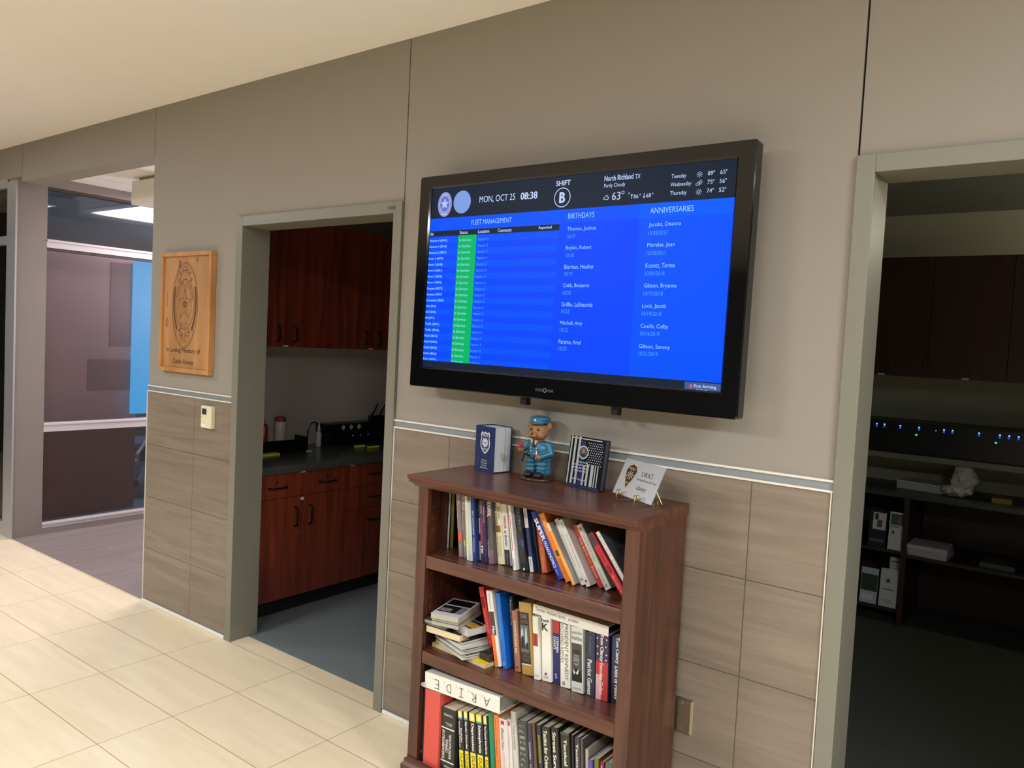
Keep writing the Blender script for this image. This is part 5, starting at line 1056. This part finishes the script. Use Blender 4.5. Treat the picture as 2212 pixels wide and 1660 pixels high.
bm = bmesh.new(); tube(bm, [(-1.72, 0.955, ZCn+0.006), (-1.72, 0.96, ZCn+0.10), (-1.72, 0.985, ZCn+0.15), (-1.72, 1.02, ZCn+0.155), (-1.72, 1.05, ZCn+0.12), (-1.72, 1.055, ZCn+0.03), (-1.72, 1.055, ZCn+0.006)], 0.0045, 8); tag(obj('power_cable', bm, BLACKP, smooth=True), 'black cable arching behind the charger bank', 'cable')
bm = bmesh.new(); tube(bm, [(-1.70, 0.36, ZCn+0.006), (-1.70, 0.42, ZCn+0.12), (-1.70, 0.50, ZCn+0.17), (-1.70, 0.55, ZCn+0.12), (-1.70, 0.575, ZCn+0.006)], 0.005, 8); tag(obj('lamp_cord', bm, BLACKP, smooth=True), 'black curved cord at the left end of the workroom counter', 'cord')
e = empty('paper_cup', (-1.60, 0.40, ZCn), 'small white cup at the left end of the workroom counter', 'cup'); bm = bmesh.new(); lathe(bm, [(0.025, 0), (0.032, 0.07), (0.034, 0.072), (0.030, 0.07), (0.024, 0.004)], n=20); obj('cup_wall', bm, mat((210, 210, 208), 0.5), e, smooth=True)

# ================================================================== DARK ROOM THROUGH THE RIGHT DOORWAY
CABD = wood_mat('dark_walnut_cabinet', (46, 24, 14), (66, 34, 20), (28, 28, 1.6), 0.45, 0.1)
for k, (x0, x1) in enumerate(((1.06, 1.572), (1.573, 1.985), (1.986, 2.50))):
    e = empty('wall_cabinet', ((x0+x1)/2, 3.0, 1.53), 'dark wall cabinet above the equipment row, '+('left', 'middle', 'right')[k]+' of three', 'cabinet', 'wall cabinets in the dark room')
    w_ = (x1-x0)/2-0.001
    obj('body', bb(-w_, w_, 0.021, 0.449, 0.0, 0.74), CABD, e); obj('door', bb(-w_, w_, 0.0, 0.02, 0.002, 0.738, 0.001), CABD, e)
    obj('label_tag', bb(-0.02, 0.02, -0.001, -0.0002, 0.002, 0.012), mat((200, 200, 190), 0.5), e)
sh_ = obj('wall_shelf', bb(1.06, 2.6, 3.0, 3.449, 1.015, 1.045), mat((120, 120, 104), 0.5)); tag(sh_, 'grey wall shelf carrying the black equipment row', 'shelf')
rk = empty('network_equipment', (1.6, 3.05, 1.0455), 'long black equipment unit with small blue and green lights', 'equipment')
obj('chassis', bb(-0.5, 0.75, 0.0, 0.35, 0.0, 0.20, 0.004), mat((10, 12, 12), 0.35), rk)
obj('front_groove', boxes([(-0.49, 0.74, -0.002, 0.0, z, z+0.002) for z in (0.03, 0.10, 0.15)]), mat((26, 30, 28), 0.4), rk)
LB = mat((36, 70, 220), 0.4, emit=1.0, name='blue_indicator'); LT = mat((150, 230, 255), 0.4, emit=1.3, name='pale_indicator'); LG = mat((60, 210, 160), 0.4, emit=1.2, name='green_indicator')
for x in (1.303, 1.348, 1.44, 1.546, 1.683, 1.729, 1.868, 1.974, 2.02, 2.067):
    l_ = obj('indicator', bb(x-1.6-0.0055, x-1.6+0.0055, -0.003, -0.001, 0.154, 0.172), LB, rk); obj('lit_tip', bb(x-1.6-0.0035, x-1.6+0.0045, -0.0045, -0.003, 0.170, 0.177), LT, l_)
for x in (1.534, 1.957):
    bm = bmesh.new(); ell(bm, (x-1.6, -0.003, 0.126), (0.007, 0.003, 0.006), sub=2); obj('indicator', bm, LG, rk)
bm = bmesh.new(); ell(bm, (0.04, -0.002, 0.163), (0.003, 0.002, 0.003), sub=2); obj('indicator', bm, mat((255, 220, 190), 0.4, emit=1.0), rk)
CTM = mat((62, 62, 52), 0.4, var=0.2, scale=200, name='desk_laminate')
dk = empty('desk', (1.06, 2.9, 0), 'dark built-in desk with open cubbies at its left in the dark room', 'desk')
DW = mat((58, 40, 30), 0.5)
obj('desktop', bb(0.0, 1.9, 0.0, 0.548, 0.790, 0.815, 0.002), CTM, dk)
obj('side', bb(0.0, 0.02, 0.01, 0.54, 0.0, 0.789), DW, dk); obj('divider', bb(0.462, 0.492, 0.01, 0.54, 0.0, 0.789), DW, dk); obj('side', bb(1.86, 1.88, 0.01, 0.54, 0.0, 0.789), DW, dk)
obj('added_dark_board', bb(0.021, 1.859, 0.5405, 0.547, 0.0, 0.789), DW, dk); obj('cubby_shelf', bb(0.021, 0.461, 0.012, 0.54, 0.438, 0.456), DW, dk); obj('cubby_floor', bb(0.021, 0.461, 0.012, 0.54, 0.075, 0.093), DW, dk); obj('knee_shelf', bb(0.493, 1.859, 0.012, 0.54, 0.425, 0.442), DW, dk)  # board at the back added to keep the space under the desk dark
def leaflet(x, z, w_, h_, rgb, label, marks=(), d=2.93, lean=6, name='brochure'):
    e = empty(name, (x, d, z), label, 'brochure', rot=(math.radians(-lean), 0, 0))
    obj('sheet', bb(-w_/2, w_/2, 0, 0.004, 0, h_), mat(rgb, 0.5), e)
    for i, (a, b, c_, f, col) in enumerate(marks):
        p = Print((-w_/2, 0, 0), h=0.0005*(1+i)); p.rect(a*w_, b*w_, c_*h_, f*h_); p.done('print_block', mat(col, 0.5), e)
    return e
WP = (214, 216, 212)
leaflet(1.375, 0.4565, 0.10, 0.225, (22, 26, 26), 'black brochure with a white photo square in the upper cubby', [(.2,.95,.48,.95,WP),(.45,.75,.55,.75,(120,90,84)),(.3,.5,.75,.92,(70,60,58)),(.1,.9,.14,.22,(90,96,92))])
b_ = leaflet(1.484, 0.4565, 0.088, 0.232, WP, 'white brochure with a green photo strip beside the black brochure', [(.08,.95,.66,.95,(70,96,60)),(.5,.9,.68,.9,(120,110,86)),(.05,.6,.6,.63,(90,100,150)),(.2,.35,.42,.50,(90,80,60))])
leaflet(1.350, 0.0935, 0.10, 0.22, (196, 200, 202), 'pale brochure with a dark green picture in the lower cubby', [(.02,.98,.38,.82,(52,70,50)),(.02,.98,.34,.38,(110,80,50)),(.1,.8,.1,.25,(220,224,226))])
b_ = leaflet(1.462, 0.0935, 0.10, 0.235, WP, 'white brochure with a dark star-shaped leaf in the lower cubby', [(.15,.85,.44,.47,(110,124,124)),(.2,.75,.10,.20,(190,196,196))])
p = Print((-0.05, 0, 0), h=0.0012); p.star((.045, .16), 0.022, 0.007, n=8); p.done('leaf_mark', mat((40, 60, 46), 0.5), b_)
leaflet(1.490, 0.0935, 0.085, 0.30, (204, 208, 210), 'taller white brochure behind the leaf one in the lower cubby', [(.1,.9,.9,.93,(110,124,130))], d=2.98)
for k in range(3):
    e = empty('paper_stack', (1.663, 3.02-0.01*k, 0.4425+0.0225*k), ('lowest', 'middle', 'top')[k]+' ream of white paper on the knee shelf', 'paper', rot=(0, 0, math.radians(-3+2*k)))
    obj('sheets', bb(-0.115, 0.105, -0.08, 0.15, 0, 0.022), mat((206, 196, 204), 0.7, var=0.1, scale=1, stretch=(3, 3, 500)), e)
e = empty('stapler', (2.02, 3.0, 0.4425), 'small dark case with a pale edge on the knee shelf', 'case'); obj('case', bb(-0.09, 0.09, -0.04, 0.1, 0, 0.03, 0.003), mat((70, 84, 84), 0.5), e)
e = empty('cardboard_box', (1.59, 3.16, 0.8155), 'long white flat box on the desk in the dark room', 'box', rot=(0, 0, math.radians(-8)))
obj('carton', bb(-0.155, 0.155, -0.05, 0.13, 0, 0.052, 0.002), mat((214, 212, 206), 0.6), e); obj('lid_seam', bb(-0.156, 0.156, -0.0515, -0.0505, 0.036, 0.038), mat((150, 148, 142), 0.6), e)
e = empty('plastic_bag', (1.79, 3.06, 0.8155), 'crumpled white plastic bag beside the white box on the desk', 'bag')
bm = bmesh.new(); ell(bm, (-0.02, 0.01, 0.040), (0.085, 0.05, 0.036), sub=4); ell(bm, (0.02, 0.01, 0.12), (0.068, 0.045, 0.095), sub=4)
for v in bm.verts:
    q = v.co; n_ = 0.006*math.sin(q.x*95+q.z*60)+0.005*math.sin(q.z*130-q.x*70)+0.005*math.sin(q.y*150+q.z*90)+0.004*math.sin(q.x*210+q.y*160)
    v.co += (q-Vector((0, 0.01, 0.08))).normalized()*n_; v.co.z = max(0.0, v.co.z)
blob('film', bm, mat((206, 206, 202), 0.3, bump=0.5, scale=60), e, 0.004, 1)
e = empty('sticky_note_block', (2.01, 3.08, 0.8155), 'mustard yellow block of notes on the desk in the dark room', 'note block'); obj('block', bb(-0.05, 0.05, -0.04, 0.04, 0, 0.03, 0.002), mat((170, 148, 56), 0.6), e)
